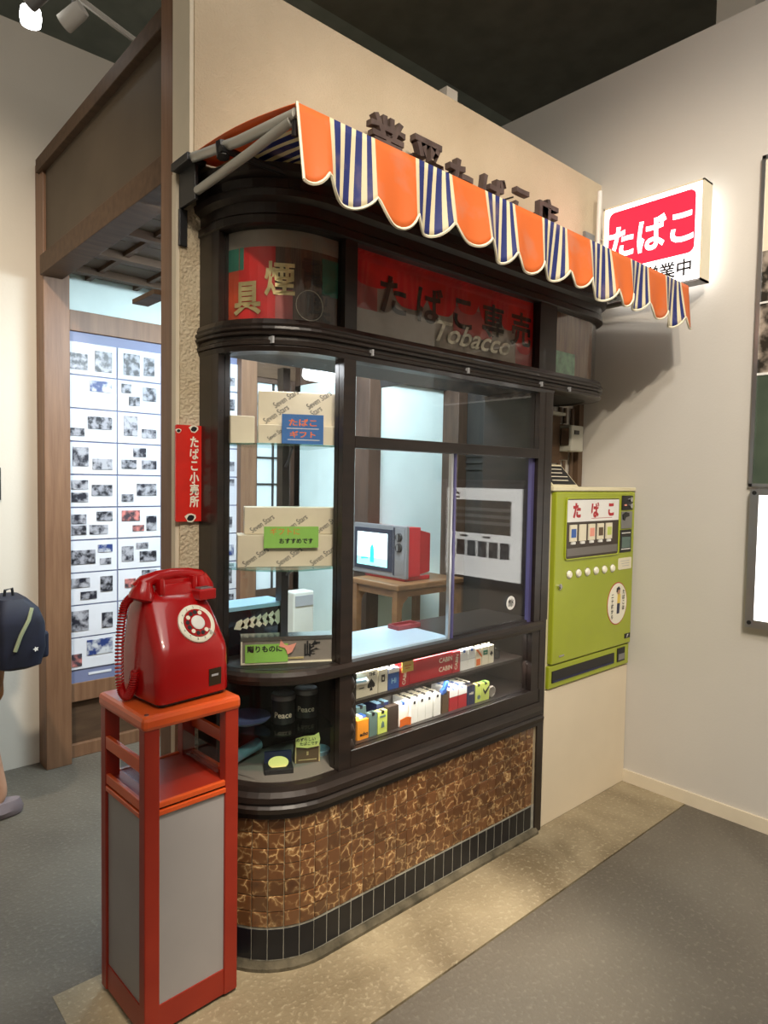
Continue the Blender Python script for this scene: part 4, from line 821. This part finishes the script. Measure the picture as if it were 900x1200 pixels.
# ------------------------------------------------------------------ enamel sign on the pillar
es = thing('enamel_sign', 'narrow chipped red enamel sign with white vertical characters on the pillar', 'sign', (.945, 1.955, 1.37))
Tm = Matrix.Translation((.9465, 1.955, 1.51)) @ Matrix.Rotation(pi/2, 4, 'X')
part('plate', MB().prism(rrect(.100, .298, .006), -.004, .004, 'red_enamel', T=Tm), es)
g = MB()
for i, ch in enumerate('たばこ小売所'): write(g, ch, .037, front(1.9503), 'ivory', bold=.0012, at=(.957, 1.608-i*.037), sx=.85)
part('sign_lettering', g, es)
cm = MB()
for cx, cz, r in ((.955, 1.648, .010), (.905, 1.640, .006), (.945, 1.372, .012)):
    cm.prism([(cx+r*1.5*cos(k)*(1+.25*sin(3*k)), cz+r*1.2*sin(k)) for k in [j*2*pi/9 for j in range(9)]], 0, .0006, 'ivory', T=Matrix.Translation((0, 1.9508, 0)) @ Matrix.Rotation(pi/2, 4, 'X'))
    cm.prism([(cx+r*cos(k)*(1+.2*sin(2*k)), cz+r*.8*sin(k)) for k in [j*2*pi/9 for j in range(9)]], 0, .0006, 'black', T=Matrix.Translation((0, 1.9500, 0)) @ Matrix.Rotation(pi/2, 4, 'X'))
part('chipped_enamel', cm, es)

# ------------------------------------------------------------------ vending machine and its white pedestal
vx0, vx1, vy = 2.432, XW-.004, 1.645
solo('vending_pedestal', MB().box(vx0, vx1, vy, 1.958, .0015, .600, 'vend_base', b=.003), 'plain cream metal pedestal under the green vending machine', 'pedestal', ((vx0+vx1)/2, 1.8, 0))
vm = thing('vending_machine', 'lime green cigarette vending machine standing on cream pedestal', 'vending machine', ((vx0+vx1)/2, 1.8, .602))
part('cabinet', MB().box(vx0, vx1, 1.652, 1.958, .602, 1.482, 'vend_cream', b=.004), vm)
dr = part('door', MB().box(2.448, 3.128, 1.626, 1.652, .715, 1.462, 'vend_green', b=.005), vm)
part('top_lip', MB().box(vx0, vx1, 1.630, 1.652, 1.466, 1.484, 'vend_cream', b=.003), vm)
part('lower_panel', MB().box(2.440, 3.128, 1.634, 1.652, .608, .708, 'vend_green', b=.004), vm)
part('delivery_tray', MB().box(2.462, 2.985, 1.630, 1.636, .632, .684, 'black', b=.002).box(2.47, 2.978, 1.6285, 1.6305, .634, .642, 'navy'), vm)
part('coin_return', MB().box(3.015, 3.085, 1.630, 1.636, .632, .698, 'black').box(3.022, 3.078, 1.627, 1.631, .640, .67, 'grey_metal'), vm)
Y = 1.626
part('display_window', MB().prism(rrect(.445, .262, .014), 0, .006, 'dark_brown', T=Matrix.Translation((2.745, Y+.002, 1.300)) @ Matrix.Rotation(pi/2, 4, 'X')), dr)
part('window_rim', MB().tube([(2.745+a*1.01, Y-.004, 1.300+b*1.02) for a, b in rrect(.445, .262, .014)]+[(2.745+.2225*1.01, Y-.004, 1.3+.117*1.02)], .004, 'vend_green', n=6), dr)
g = MB(); g.box(2.528, 2.962, Y-.006, Y-.003, 1.330, 1.427, 'white')
for ch, x in (('た', 2.60), ('ば', 2.75), ('こ', 2.89)): write(g, ch, .070, front(Y-.0064), 'red_pack', bold=.004, at=(x, 1.380), sx=.95)
g.box(2.72, 2.90, Y-.0065, Y-.006, 1.342, 1.344, 'red_pack')
part('name_strip', g, dr, label='white strip with red characters')
for k, c in enumerate(('blue_pack', 'cream', 'pink', 'brown_pack', 'lime_pack')):
    part('sample_pack', MB().box(2.548+k*.075, 2.600+k*.075, Y-.010, Y-.004, 1.245, 1.318, 'cream').box(2.555+k*.075, 2.593+k*.075, Y-.0108, Y-.010, 1.262, 1.300, c).box(2.560+k*.075, 2.588+k*.075, Y-.012, Y-.004, 1.232, 1.243, 'white'), dr)
part('price_rail', MB().box(2.530, 2.960, Y-.006, Y-.004, 1.18, 1.215, 'grey_card'), dr)
for k in range(6):
    part('button', MB().lathe([(.017, 0), (.017, .005), (.013, .010), (.0, .011)], 'ivory', n=18, T=Matrix.Translation((2.560+k*.0735, Y, 1.100)) @ Matrix.Rotation(pi/2, 4, 'X')).lathe([(.020, 0), (.020, .002)], 'chrome', n=18, T=Matrix.Translation((2.560+k*.0735, Y, 1.100)) @ Matrix.Rotation(pi/2, 4, 'X')), dr)
part('coin_unit', MB().box(2.995, 3.098, Y-.005, Y, 1.375, 1.445, 'black', b=.002).lathe([(.012, 0), (.012, .006)], 'chrome', T=Matrix.Translation((3.075, Y-.005, 1.425)) @ Matrix.Rotation(pi/2, 4, 'X')).lathe([(.012, 0), (.012, .006)], 'chrome', T=Matrix.Translation((3.078, Y-.005, 1.395)) @ Matrix.Rotation(pi/2, 4, 'X')).box(3.015, 3.035, Y-.007, Y-.005, 1.395, 1.403, 'pink'), dr)
part('bill_unit', MB().box(2.995, 3.098, Y-.004, Y, 1.285, 1.368, 'grey_metal', b=.002).prism([(3.0, 1.352), (3.03, 1.365), (3.06, 1.36), (3.062, 1.345), (3.03, 1.34), (3.02, 1.325), (3.005, 1.33)], 0, .004, 'black', T=Matrix.Translation((0, Y-.004, 0)) @ Matrix.Rotation(pi/2, 4, 'X')), dr)
g = MB().box(2.990, 3.096, Y-.004, Y, 1.170, 1.280, 'black', b=.002)
for k in range(2): g.box(3.0, 3.085, Y-.0046, Y-.004, 1.262-k*.078, 1.266-k*.078, 'white')
g.box(3.004, 3.085, Y-.0046, Y-.004, 1.192, 1.245, 'teal'); part('instruction_plate', g, dr)
g = MB().prism(rrect(.125, .056, .008), 0, .002, 'cream', T=Matrix.Translation((3.045, Y, 1.115)) @ Matrix.Rotation(pi/2, 4, 'X'))
for k in range(3): g.box(3.0+.01*k, 3.085, Y-.0026, Y-.002, 1.127-k*.012, 1.129-k*.012, 'kiss')
part('notice_label', g, dr)
g = MB(); T = Matrix.Translation((2.985, Y, .925)) @ Matrix.Rotation(pi/2, 4, 'X')
g.lathe([(.092, 0), (.092, .001)], 'red_pack', T=T, sy=1.12, n=36).lathe([(.088, 0), (.088, .0016)], 'ivory', T=T, sy=1.12, n=36)
g.prism([(-.002, .0), (.026, .0), (.028, .04), (.018, .05), (.0, .046)], 0, .0022, 'yellow', T=T).lathe([(.016, .0), (.016, .0022)], 'skin', T=T @ Matrix.Translation((.008, .058, 0)), n=16)
g.prism([(-.012, .056), (-.010, .074), (.008, .082), (.022, .072), (.020, .062), (.006, .068), (-.002, .054)], 0, .0028, 'black', T=T).prism([(-.004, -.05), (.02, -.05), (.024, 0), (-.002, 0)], 0, .0022, 'navy', T=T)
for i, ch in enumerate('たばこは'): write(g, ch, .024, front(Y-.003), 'black', bold=.0006, at=(3.040, .978-i*.026))
for i, ch in enumerate('二十歳から'): write(g, ch, .022, front(Y-.003), 'black', bold=.0006, at=(2.937, .965-i*.025))
part('round_sticker', g, dr, label='white oval sticker with small figure and black characters')
part('lock', MB().lathe([(.013, 0), (.013, .008), (.008, .012), (0, .012)], 'chrome', n=16, T=Matrix.Translation((2.488, Y, 1.053)) @ Matrix.Rotation(pi/2, 4, 'X')), dr)
g = MB().box(3.065, 3.120, Y-.002, Y, .742, .765, 'black'); write(g, 'JT', .014, front(Y-.0026), 'white', bold=.0008, at=(3.092, .7535), shear=.3); part('badge', g, dr)
part('small_badge', MB().box(2.50, 2.54, Y-.0015, Y, .742, .750, 'chrome'), dr)
# sloping sign box on the machine
cbx = thing('coin_changer', 'small cream sloped box with black lettered panel on top of green machine', 'box', (2.53, 1.75, 1.482))
part('body', MB().prism([(1.70, 1.484), (1.86, 1.484), (1.86, 1.585), (1.80, 1.585)], 2.535, 2.735, 'vend_cream', T=Matrix(((0, 0, 1, 0), (1, 0, 0, 0), (0, 1, 0, 0), (0, 0, 0, 1)))), cbx)
g = MB(); tl = Matrix.Translation((2.635, 1.750, 1.5345)) @ Matrix.Rotation(math.atan2(.101, .10), 4, 'X')
g.box(-.09, .09, -.058, .058, .001, .003, 'black', T=tl)
for k in range(4): g.box(-.075, .07-.02*(k % 2), .035-k*.024, .040-k*.024, .003, .0036, 'cream', T=tl)
part('sign_panel', g, cbx)
# recess above: electric meter, conduits, little white switch box, shelf
em = thing('electric_meter', 'grey electric meter box on brown board in the recess above machine', 'meter', (2.99, 1.93, 1.68))
part('back_board', MB().box(2.90, 3.02, 1.945, 1.966, 1.62, 1.80, 'wood_brown'), em)
part('housing', MB().box(2.93, 3.04, 1.87, 1.945, 1.66, 1.79, 'meter_grey', b=.006), em)
part('meter_window', MB().box(2.955, 2.995, 1.866, 1.870, 1.745, 1.765, 'black').box(2.924, 2.930, 1.88, 1.93, 1.69, 1.775, 'chrome'), em)
cd = thing('conduit_pipes', 'brown vertical conduits running up the recess corner', 'pipes', (3.08, 1.94, 1.48))
for x in (2.955, 3.0):
    part('pipe', MB().tube([(x, 1.955, 1.49), (x, 1.955, 1.615)], .009, 'pipe', n=8), cd); part('pipe', MB().tube([(x, 1.955, 1.805), (x, 1.955, 1.885)], .009, 'pipe', n=8), cd)
part('pipe', MB().tube([(3.06, 1.95, 1.49), (3.06, 1.95, 1.885)], .010, 'pipe', n=8), cd)
part('corner_pipe', MB().box(3.085, 3.125, 1.925, 1.962, 1.485, 2.36, 'pipe'), cd)
solo('wall_switch', MB().box(2.60, 2.65, 1.935, 1.966, 1.64, 1.76, 'white', b=.008).tube([(2.625, 1.932, 1.745), (2.625, 1.918, 1.70), (2.625, 1.932, 1.66)], .006, 'chrome', n=8), 'white switch with chrome lever in the recess', 'switch', (2.625, 1.95, 1.64))
solo('bent_cable', MB().tube([(2.63, 1.95, 1.64), (2.65, 1.95, 1.56), (2.72, 1.95, 1.545), (2.76, 1.95, 1.60), (2.80, 1.95, 1.545), (2.90, 1.95, 1.55)], .006, 'meter_grey', n=8), 'thin grey cable looping across the recess wall', 'cable', (2.75, 1.95, 1.545))
solo('recess_shelf', MB().box(2.425, 2.92, 1.90, 1.966, 1.835, 1.850, 'meter_grey').box(2.425, 2.92, 1.93, 1.966, 1.60, 1.835, 'wood_brown'), 'grey shelf over a brown board at the back of the recess', 'shelf', (2.67, 1.95, 1.60))

# ------------------------------------------------------------------ red phone stand
SR = radians(2.5); SCX, SCY = .8145, 1.810
sd = thing('phone_stand', 'orange-red metal phone stand with open compartment and grey panels', 'stand', (SCX, SCY, .0015), SR)
a, b = .140, .142
for (x, y) in ((-a, -b), (a, -b), (-a, b), (a, b)):
    px0, px1 = (x, x+.042) if x < 0 else (x-.042, x); py0, py1 = (y, y+.034) if y < 0 else (y-.034, y)
    part('post', MB().box(px0, px1, py0, py1, 0.01, .842, 'stand_red', b=.003), sd, world=False)
part('top_slab', MB().box(-a-.006, a+.006, -b-.006, b+.006, .838, .878, 'stand_orange', b=.012), sd, world=False)
part('bolt', MB().lathe([(.006, .878), (.006, .880), (0, .881)], 'chrome', n=10, T=Matrix.Translation((-a+.012, -b+.014, 0))), sd, world=False)
part('compartment_floor', MB().box(-a+.004, a-.004, -b+.004, b-.004, .630, .636, 'stand_red'), sd, world=False)
for y0, y1 in ((-b, -b+.014), (b-.014, b)):
    part('rail', MB().box(-a+.04, a-.04, y0+.002, y1, .625, .640, 'stand_orange', b=.002).box(-a+.04, a-.04, y0, y1-.002, .605, .619, 'stand_orange', b=.002), sd, world=False)
    part('bottom_rail', MB().box(-a+.04, a-.04, y0+.004, y1-.002, .012, .085, 'stand_red'), sd, world=False)
for x0, x1 in ((-a, -a+.014), (a-.014, a)):
    part('rail', MB().box(x0+.002, x1, -b+.033, b-.033, .620, .648, 'stand_orange', b=.002).box(x0, x1-.002, -b+.033, b-.033, .600, .614, 'stand_orange', b=.002), sd, world=False)
    part('rail', MB().box(x0+.001, x1, -b+.033, b-.033, .722, .758, 'stand_orange', b=.002), sd, world=False)
    part('bottom_rail', MB().box(x0+.004, x1-.002, -b+.033, b-.033, .012, .085, 'stand_red'), sd, world=False)
part('panel', MB().box(-a+.042, a-.042, -b+.008, -b+.014, .085, .605, 'stand_panel'), sd, world=False)
part('panel', MB().box(-a+.042, a-.042, b-.014, b-.008, .085, .605, 'stand_panel'), sd, world=False)
part('panel', MB().box(-a+.008, -a+.014, -b+.034, b-.034, .085, .600, 'stand_panel'), sd, world=False)
part('panel', MB().box(a-.014, a-.008, -b+.034, b-.034, .085, .600, 'stand_panel'), sd, world=False)
part('acrylic_sheet', MB().box(-a+.042, -a+.046, -b+.04, b-.04, .65, .72, 'acrylic'), sd, world=False)
part('acrylic_sheet', MB().box(a-.046, a-.042, -b+.04, b-.04, .65, .72, 'acrylic'), sd, world=False)
for x in (-a+.02, a-.02):
    for y in (-b+.02, b-.02): part('foot', MB().lathe([(.010, 0), (.010, .012)], 'rubber', n=12, T=Matrix.Translation((x, y, 0))), sd, world=False)

# ------------------------------------------------------------------ red telephone
ph = thing('pay_phone', 'glossy red rotary pay telephone on the orange-red stand', 'telephone', (.829, 1.806, .8795), radians(6.5))
def ring(w, y0, y1, z, r, n=4):
    pts = []
    for cx, cy, a0 in ((w/2-r, y1-r, 0), (-w/2+r, y1-r, pi/2), (-w/2+r, y0+r, pi), (w/2-r, y0+r, 1.5*pi)):
        pts += [(cx+r*cos(a0+k*pi/2/n), cy+r*sin(a0+k*pi/2/n), z) for k in range(n+1)]
    return pts
bd = MB().loft([ring(.222, -.106, .106, .012, .022), ring(.228, -.109, .109, .018, .025), ring(.228, -.109, .109, .08, .028), ring(.226, -.109, .109, .128, .030), ring(.225, -.106, .109, .146, .034),
                ring(.222, -.097, .109, .165, .038), ring(.217, -.080, .108, .195, .040), ring(.211, -.062, .107, .225, .042), ring(.204, -.045, .105, .252, .043), ring(.196, -.032, .102, .272, .043), ring(.182, -.020, .094, .287, .040), ring(.14, -.002, .07, .295, .025)], 'red_gloss')
part('body', bd, ph, world=False)
part('base_plate', MB().loft([ring(.206, -.098, .100, .004, .016), ring(.206, -.098, .100, .014, .016)], 'black', smooth=False), ph, world=False)
for x in (-.088, .088):
    for y in (-.080, .080): part('foot', MB().lathe([(.010, 0), (.010, .006)], 'rubber', n=10, T=Matrix.Translation((x, y, 0))), ph, world=False)
# dial on the sloping front
sl = math.atan2(.107, .065)     # slope of the front face
D = Matrix.Translation((.022, -.0735, .2085)) @ Matrix.Rotation(sl, 4, 'X')
dl = part('dial_ring', MB().lathe([(.056, -.004), (.056, .003), (.052, .006), (.042, .006), (.041, .003), (0, .003)], 'ivory', n=40, T=D), ph, world=False)
part('finger_wheel', MB().lathe([(.041, .003), (.041, .008), (.022, .009), (0, .009)], 'red_gloss', n=36, T=D), dl, world=False)
for k in range(10):
    q = radians(62+k*27.5); part('finger_hole', MB().lathe([(.0062, 0), (.0062, .0012)], 'black' if k % 3 else 'ivory', n=12, T=D @ Matrix.Translation((.031*cos(q), .031*sin(q), .0086))), dl, world=False)
g = MB()
for k in range(10): 
    q = radians(62+k*27.5); write(g, str((k+1) % 10), .009, lambda x, y, z: tuple(D @ Vector((x, y, .0066))), 'black', at=(.0475*cos(q), .0475*sin(q)))
part('dial_numbers', g, dl, world=False)
part('dial_centre', MB().lathe([(.0205, .009), (.0205, .011), (.018, .0125), (0, .0125)], 'white', n=28, T=D), dl, world=False)
part('finger_stop', MB().tube([D @ Vector(p) for p in ((.026, -.024, .011), (.036, -.038, .013), (.044, -.044, .006))], .0018, 'chrome', n=6), dl, world=False)
# cradle
part('cradle', MB().loft([ring(.128, -.020, .060, .288, .016), ring(.112, -.012, .052, .312, .014), ring(.104, -.008, .046, .318, .012)], 'red_gloss')
     .box(-.060, -.044, -.022, .050, .290, .336, 'red_gloss', b=.004).box(.044, .060, -.022, .050, .290, .336, 'red_gloss', b=.004).box(-.05, .05, .0, .045, .300, .330, 'red_gloss', b=.004), ph, world=False)
part('coin_slot', MB().box(.042, .098, -.060, -.012, .268, .300, 'red_gloss', b=.005).box(.050, .090, -.052, -.024, .300, .303, 'grey_metal').box(.056, .084, -.040, -.036, .303, .3045, 'black'), ph, world=False)
# handset
hs = [(-.108, .016, .308), (-.088, .016, .326), (-.05, .016, .338), (0, .016, .342), (.05, .016, .338), (.085, .016, .328), (.102, .016, .312)]
hset = part('handset', MB().tube(hs, [.022, .021, .018, .0165, .018, .021, .022], 'red_gloss', n=14)
     .lathe([(.020, .030), (.028, .012), (.034, -.006), (.034, -.018), (.026, -.024), (0, -.024)], 'red_gloss', n=22, T=Matrix.Translation((-.096, .008, .300)) @ Matrix.Rotation(.25, 4, 'Y'))
     .lathe([(.020, .030), (.028, .012), (.033, -.004), (.033, -.016), (.026, -.022), (0, -.022)], 'red_gloss', n=22, T=Matrix.Translation((.092, .008, .304)) @ Matrix.Rotation(-.25, 4, 'Y')), ph, world=False)
part('name_plate', MB().box(.040, .080, -.1108, -.1085, .034, .082, 'plate').box(.048, .070, -.1112, -.1108, .060, .066, 'kiss'), ph, world=False)
# coiled cord
import itertools
cl = []; path = [(-.118, .018, .292), (-.134, .035, .265), (-.140, .045, .20), (-.142, .050, .12), (-.139, .050, .04), (-.132, .030, .013), (-.126, .010, .040), (-.121, .002, .085)]
def pl_at(t):
    t *= len(path)-1; i = min(int(t), len(path)-2); f = t-i; f2 = f
    p0 = Vector(path[max(i-1, 0)]); p1 = Vector(path[i]); p2 = Vector(path[i+1]); p3 = Vector(path[min(i+2, len(path)-1)])
    return .5*((2*p1)+(p2-p0)*f+(2*p0-5*p1+4*p2-p3)*f*f+(3*p1-p0-3*p2+p3)*f**3)
NT = 58; 
for k in range(NT*8):
    t = k/(NT*8-1); p = pl_at(t); tg = (pl_at(min(1, t+.01))-pl_at(max(0, t-.01))).normalized()
    u = tg.cross(Vector((0, 1, 0))).normalized(); v = tg.cross(u); q = 2*pi*k/8
    cl.append(p+.0100*(u*cos(q)+v*sin(q)))
part('coiled_cord', MB().tube(cl, .0030, 'red_gloss', n=5), ph, world=False)

# ------------------------------------------------------------------ right wall exhibits
ex = thing('wall_exhibit', 'tall framed photo exhibit with dark lower picture on right wall edge', 'exhibit', (XW-.02, .7, 1.51))
part('frame', MB().box(XW-.025, XW, 1.092, 1.106, 1.50, 2.90, 'alu').box(XW-.025, XW, .30, 1.106, 2.885, 2.90, 'alu').box(XW-.025, XW, .30, 1.106, 1.50, 1.512, 'alu'), ex)
part('sky_print', MB().box(XW-.018, XW, .30, 1.092, 2.50, 2.885, 'cream'), ex); part('street_print', MB().box(XW-.018, XW, .30, 1.092, 1.985, 2.50, 'photo_big'), ex)
part('divider', MB().box(XW-.022, XW, .30, 1.092, 1.975, 1.985, 'white').box(XW-.022, XW, .30, 1.092, 2.278, 2.286, 'white'), ex)
part('green_print', MB().box(XW-.018, XW, .30, 1.092, 1.512, 1.975, 'photo_green'), ex)
lb = thing('exhibit_lightbox', 'bright backlit panel in aluminium frame low on the right wall', 'light box', (XW-.03, .7, .89))
part('frame', MB().box(XW-.045, XW, 1.055, 1.092, .89, 1.49, 'alu', b=.002), lb); part('frame', MB().box(XW-.045, XW, .42, .455, .89, 1.49, 'alu', b=.002), lb)
part('frame', MB().box(XW-.045, XW, .455, 1.055, .89, .925, 'alu'), lb); part('frame', MB().box(XW-.045, XW, .455, 1.055, 1.462, 1.49, 'alu'), lb)
sh = part('backlit_sheet', MB().box(XW-.040, XW, .455, 1.055, .925, 1.462, 'lightbox'), lb)
for z in (.912, 1.472): part('screw', MB().lathe([(.009, 0), (.009, .004)], 'black', n=10, T=Matrix.Translation((XW-.045, 1.073, z)) @ Matrix.Rotation(-pi/2, 4, 'Y')), lb)
XS = XW-.0415
part('printed_band', MB().box(XS, XW-.040, .475, .975, 1.19, 1.39, 'print_brown'), sh)
for k in range(3): part('printed_line', MB().box(XS-.0005, XS, .475, .975, 1.245+k*.040, 1.265+k*.040, 'white'), sh)
for k in range(6): part('printed_photo', MB().box(XS, XW-.040, .48+k*.084, .55+k*.084, 1.05, 1.145, 'photo_bw2'), sh)
for yy, zz in ((.55, 1.43), (.55, 1.405), (.62, 1.17), (.80, 1.17)): part('printed_caption', MB().box(XS-.0005, XW-.040, yy-.03, yy+.03, zz-.006, zz+.006, 'black'), sh)
solo('wall_label', MB().box(.55, .803, 3.718, 3.73, 1.37, 1.53, 'black'), 'small black label panel on the left wall at the picture edge', 'label panel', (.68, 3.724, 1.37))
# ceiling spot track
tk = thing('light_track', 'grey ceiling light track with two spotlights near the left wall', 'light track', (.9, 2.95, 3.45))
part('rail', MB().tube([(.60, 2.80, 3.42), (1.20, 3.00, 3.40)], .012, 'plaster_white', n=6), tk)
part('hanger', MB().tube([(.75, 2.85, 3.41), (.75, 2.85, 4.35)], .006, 'grey_metal', n=6), tk)
def spot(x, y, z, on):
    h = part('spotlight', MB().tube([(x, y, z+.07), (x, y, z)], .007, 'grey_metal', n=6).lathe([(.030, .05), (.034, .03), (.036, -.05), (.033, -.05), (.030, -.04), (0, -.04)], 'plaster_white' if not on else 'grey_metal', n=18, T=Matrix.Translation((x, y, z-.02)) @ Matrix.Rotation(1.0, 4, 'X') @ Matrix.Rotation(.5, 4, 'Y')), tk)
    return h
h = spot(.90, 2.90, 3.345, False)
h = spot(.755, 2.85, 3.335, True)
part('bulb', MB().lathe([(.0, -.030), (.036, -.028), (.040, 0), (.036, .030), (0, .032)], 'lamp_face', n=16, T=Matrix.Translation((.770, 3.0, 3.31))), h)

# ------------------------------------------------------------------ passer-by at the left edge
pr = thing('person', 'person walking left at picture edge, navy backpack, orange-brown shorts', 'person', (.60, 3.15, 0))
def skin(name, joints, edges, m, parent, root=0, sub=2):
    me = bpy.data.meshes.new(name); me.from_pydata([Vector(j[:3])-WO[parent] for j in joints], edges, []); me.materials.append(M[m])
    o = bpy.data.objects.new(name, me); C.objects.link(o); o.parent = parent; WO[o] = WO[parent]
    sk = o.modifiers.new('skin', 'SKIN'); sk.use_smooth_shade = True
    for i, j in enumerate(joints):
        v = me.skin_vertices[0].data[i]; r = j[3]; v.radius = r if isinstance(r, tuple) else (r, r); v.use_root = (i == root)
    s_ = o.modifiers.new('sub', 'SUBSURF'); s_.levels = sub; s_.render_levels = sub
    return o
PX, PY = .60, 3.15
J = [(PX, PY, .74, .085), (PX-.01, PY, .86, .080), (PX-.02, PY, 1.00, .090), (PX-.03, PY, 1.10, .050), (PX-.045, PY, 1.17, .038), (PX-.055, PY, 1.24, .065), (PX-.058, PY, 1.31, .070), (PX-.055, PY, 1.36, .04),
     (PX, PY-.075, .70, .062), (PX-.06, PY-.08, .42, .040), (PX-.10, PY-.08, .08, .026), (PX-.19, PY-.08, .03, .022),
     (PX, PY+.075, .70, .062), (PX+.025, PY+.08, .40, .042), (PX+.09, PY+.08, .10, .028), (PX+.04, PY+.08, .035, .022),
     (PX-.02, PY-.13, 1.06, .036), (PX+.02, PY-.17, .86, .028), (PX-.07, PY-.17, .70, .020), (PX-.11, PY-.17, .66, .018),
     (PX-.02, PY+.13, 1.06, .036), (PX-.04, PY+.17, .86, .028), (PX-.12, PY+.17, .72, .020), (PX-.16, PY+.17, .68, .018)]
Ed = [(0, 1), (1, 2), (2, 3), (3, 4), (4, 5), (5, 6), (6, 7), (0, 8), (8, 9), (9, 10), (10, 11), (0, 12), (12, 13), (13, 14), (14, 15), (2, 16), (16, 17), (17, 18), (18, 19), (2, 20), (20, 21), (21, 22), (22, 23)]
skin('body', J, Ed, 'skin', pr)
for sgn, (hx, hz) in ((-1, (PX-.115, .655)), (1, (PX-.165, .675))):
    for k in range(5):
        yy = PY+sgn*.17+(-.018+k*.009 if k < 4 else -.02*sgn*-1)
        skin('finger', [(hx+.005, yy, hz+.005, .007), (hx-.022, yy, hz-.012-.003*k, .0065), (hx-.030+.008*(k == 4), yy, hz-.038+.006*(k in (0, 3, 4)), .0055)], [(0, 1), (1, 2)], 'skin', pr, sub=1)
skin('shorts', [(PX, PY, .80, .105), (PX, PY, .70, .105), (PX-.02, PY-.08, .60, .075), (PX-.045, PY-.082, .50, .070), (PX+.02, PY+.08, .60, .075), (PX+.055, PY+.082, .50, .070)], [(0, 1), (1, 2), (2, 3), (1, 4), (4, 5)], 'shorts', pr)
skin('shirt', [(PX, PY, .78, .105), (PX-.01, PY, .92, .102), (PX-.02, PY, 1.05, .105), (PX-.02, PY-.12, 1.05, .05), (PX+.0, PY-.155, .96, .045), (PX-.02, PY+.12, 1.05, .05), (PX-.03, PY+.155, .96, .045)], [(0, 1), (1, 2), (2, 3), (3, 4), (2, 5), (5, 6)], 'shirt', pr)
skin('hair', [(PX-.03, PY, 1.33, .085), (PX-.015, PY, 1.25, .070), (PX+.0, PY, 1.16, .04)], [(0, 1), (1, 2)], 'hair', pr)
f = MB().lathe([(.006, -.002), (.006, .002)], 'black', n=10, T=Matrix.Translation((PX-.122, PY-.025, 1.27)) @ Matrix.Rotation(pi/2, 4, 'Y')).lathe([(.006, -.002), (.006, .002)], 'black', n=10, T=Matrix.Translation((PX-.122, PY+.025, 1.27)) @ Matrix.Rotation(pi/2, 4, 'Y'))
f.tube([(PX-.118, PY, 1.265), (PX-.136, PY, 1.24), (PX-.120, PY, 1.235)], .008, 'skin', n=8).tube([(PX-.118, PY-.018, 1.205), (PX-.122, PY, 1.203), (PX-.118, PY+.018, 1.205)], .004, 'pink', n=6)
part('face', f, pr)
for (x, y, z, q) in ((PX-.15, PY-.08, .0, 0), (PX+.06, PY+.08, .0, .35)):
    part('shoe', MB().loft([[(px, py*.8, 0.004) for px, py in [(.11*cos(k), .045*sin(k)) for k in [j*2*pi/14 for j in range(14)]]], [(px, py, .03) for px, py in [(.115*cos(k), .05*sin(k)) for k in [j*2*pi/14 for j in range(14)]]], [(px*.8+.02, py*.7, .07) for px, py in [(.10*cos(k), .05*sin(k)) for k in [j*2*pi/14 for j in range(14)]]]], 'shoe', T=Matrix.Translation((x, y, z)) @ Matrix.Rotation(q*0, 4, 'Y')), pr)
bp = thing('backpack', 'dark navy backpack with reflective strip worn by the passer-by', 'backpack', (.72, 3.02, .72))
def bring(cx, wx, wy, z, r=.03):
    return [(cx+p[0], 3.04+p[1], z) for p in rrect(wx, wy, r)]
part('bag', MB().loft([bring(.690, .10, .20, .715), bring(.695, .16, .25, .73), bring(.70, .18, .27, .80), bring(.70, .175, .27, .90), bring(.692, .15, .26, .96), bring(.680, .10, .20, 1.0)], 'backpack'), bp)
part('pocket', MB().box(.775, .815, 2.97, 3.11, .74, .85, 'backpack', b=.012), bp)
part('reflective_strip', MB().tube([(.735, 2.915, .965), (.72, 2.902, .92), (.69, 2.90, .86), (.670, 2.902, .80)], .008, 'reflective', n=6), bp)
part('grab_loop', MB().tube([(.665, 3.05, .99), (.67, 3.05, 1.025), (.695, 3.05, 1.03), (.70, 3.05, .985)], .006, 'black', n=6), bp)
part('emblem', MB().prism([(.011*(1 if k % 2 else .5)*cos(k*pi/5), .011*(1 if k % 2 else .5)*sin(k*pi/5)) for k in range(10)], 0, .002, 'white', T=Matrix.Translation((.745, 2.900, .80)) @ Matrix.Rotation(pi/2, 4, 'X')), bp)
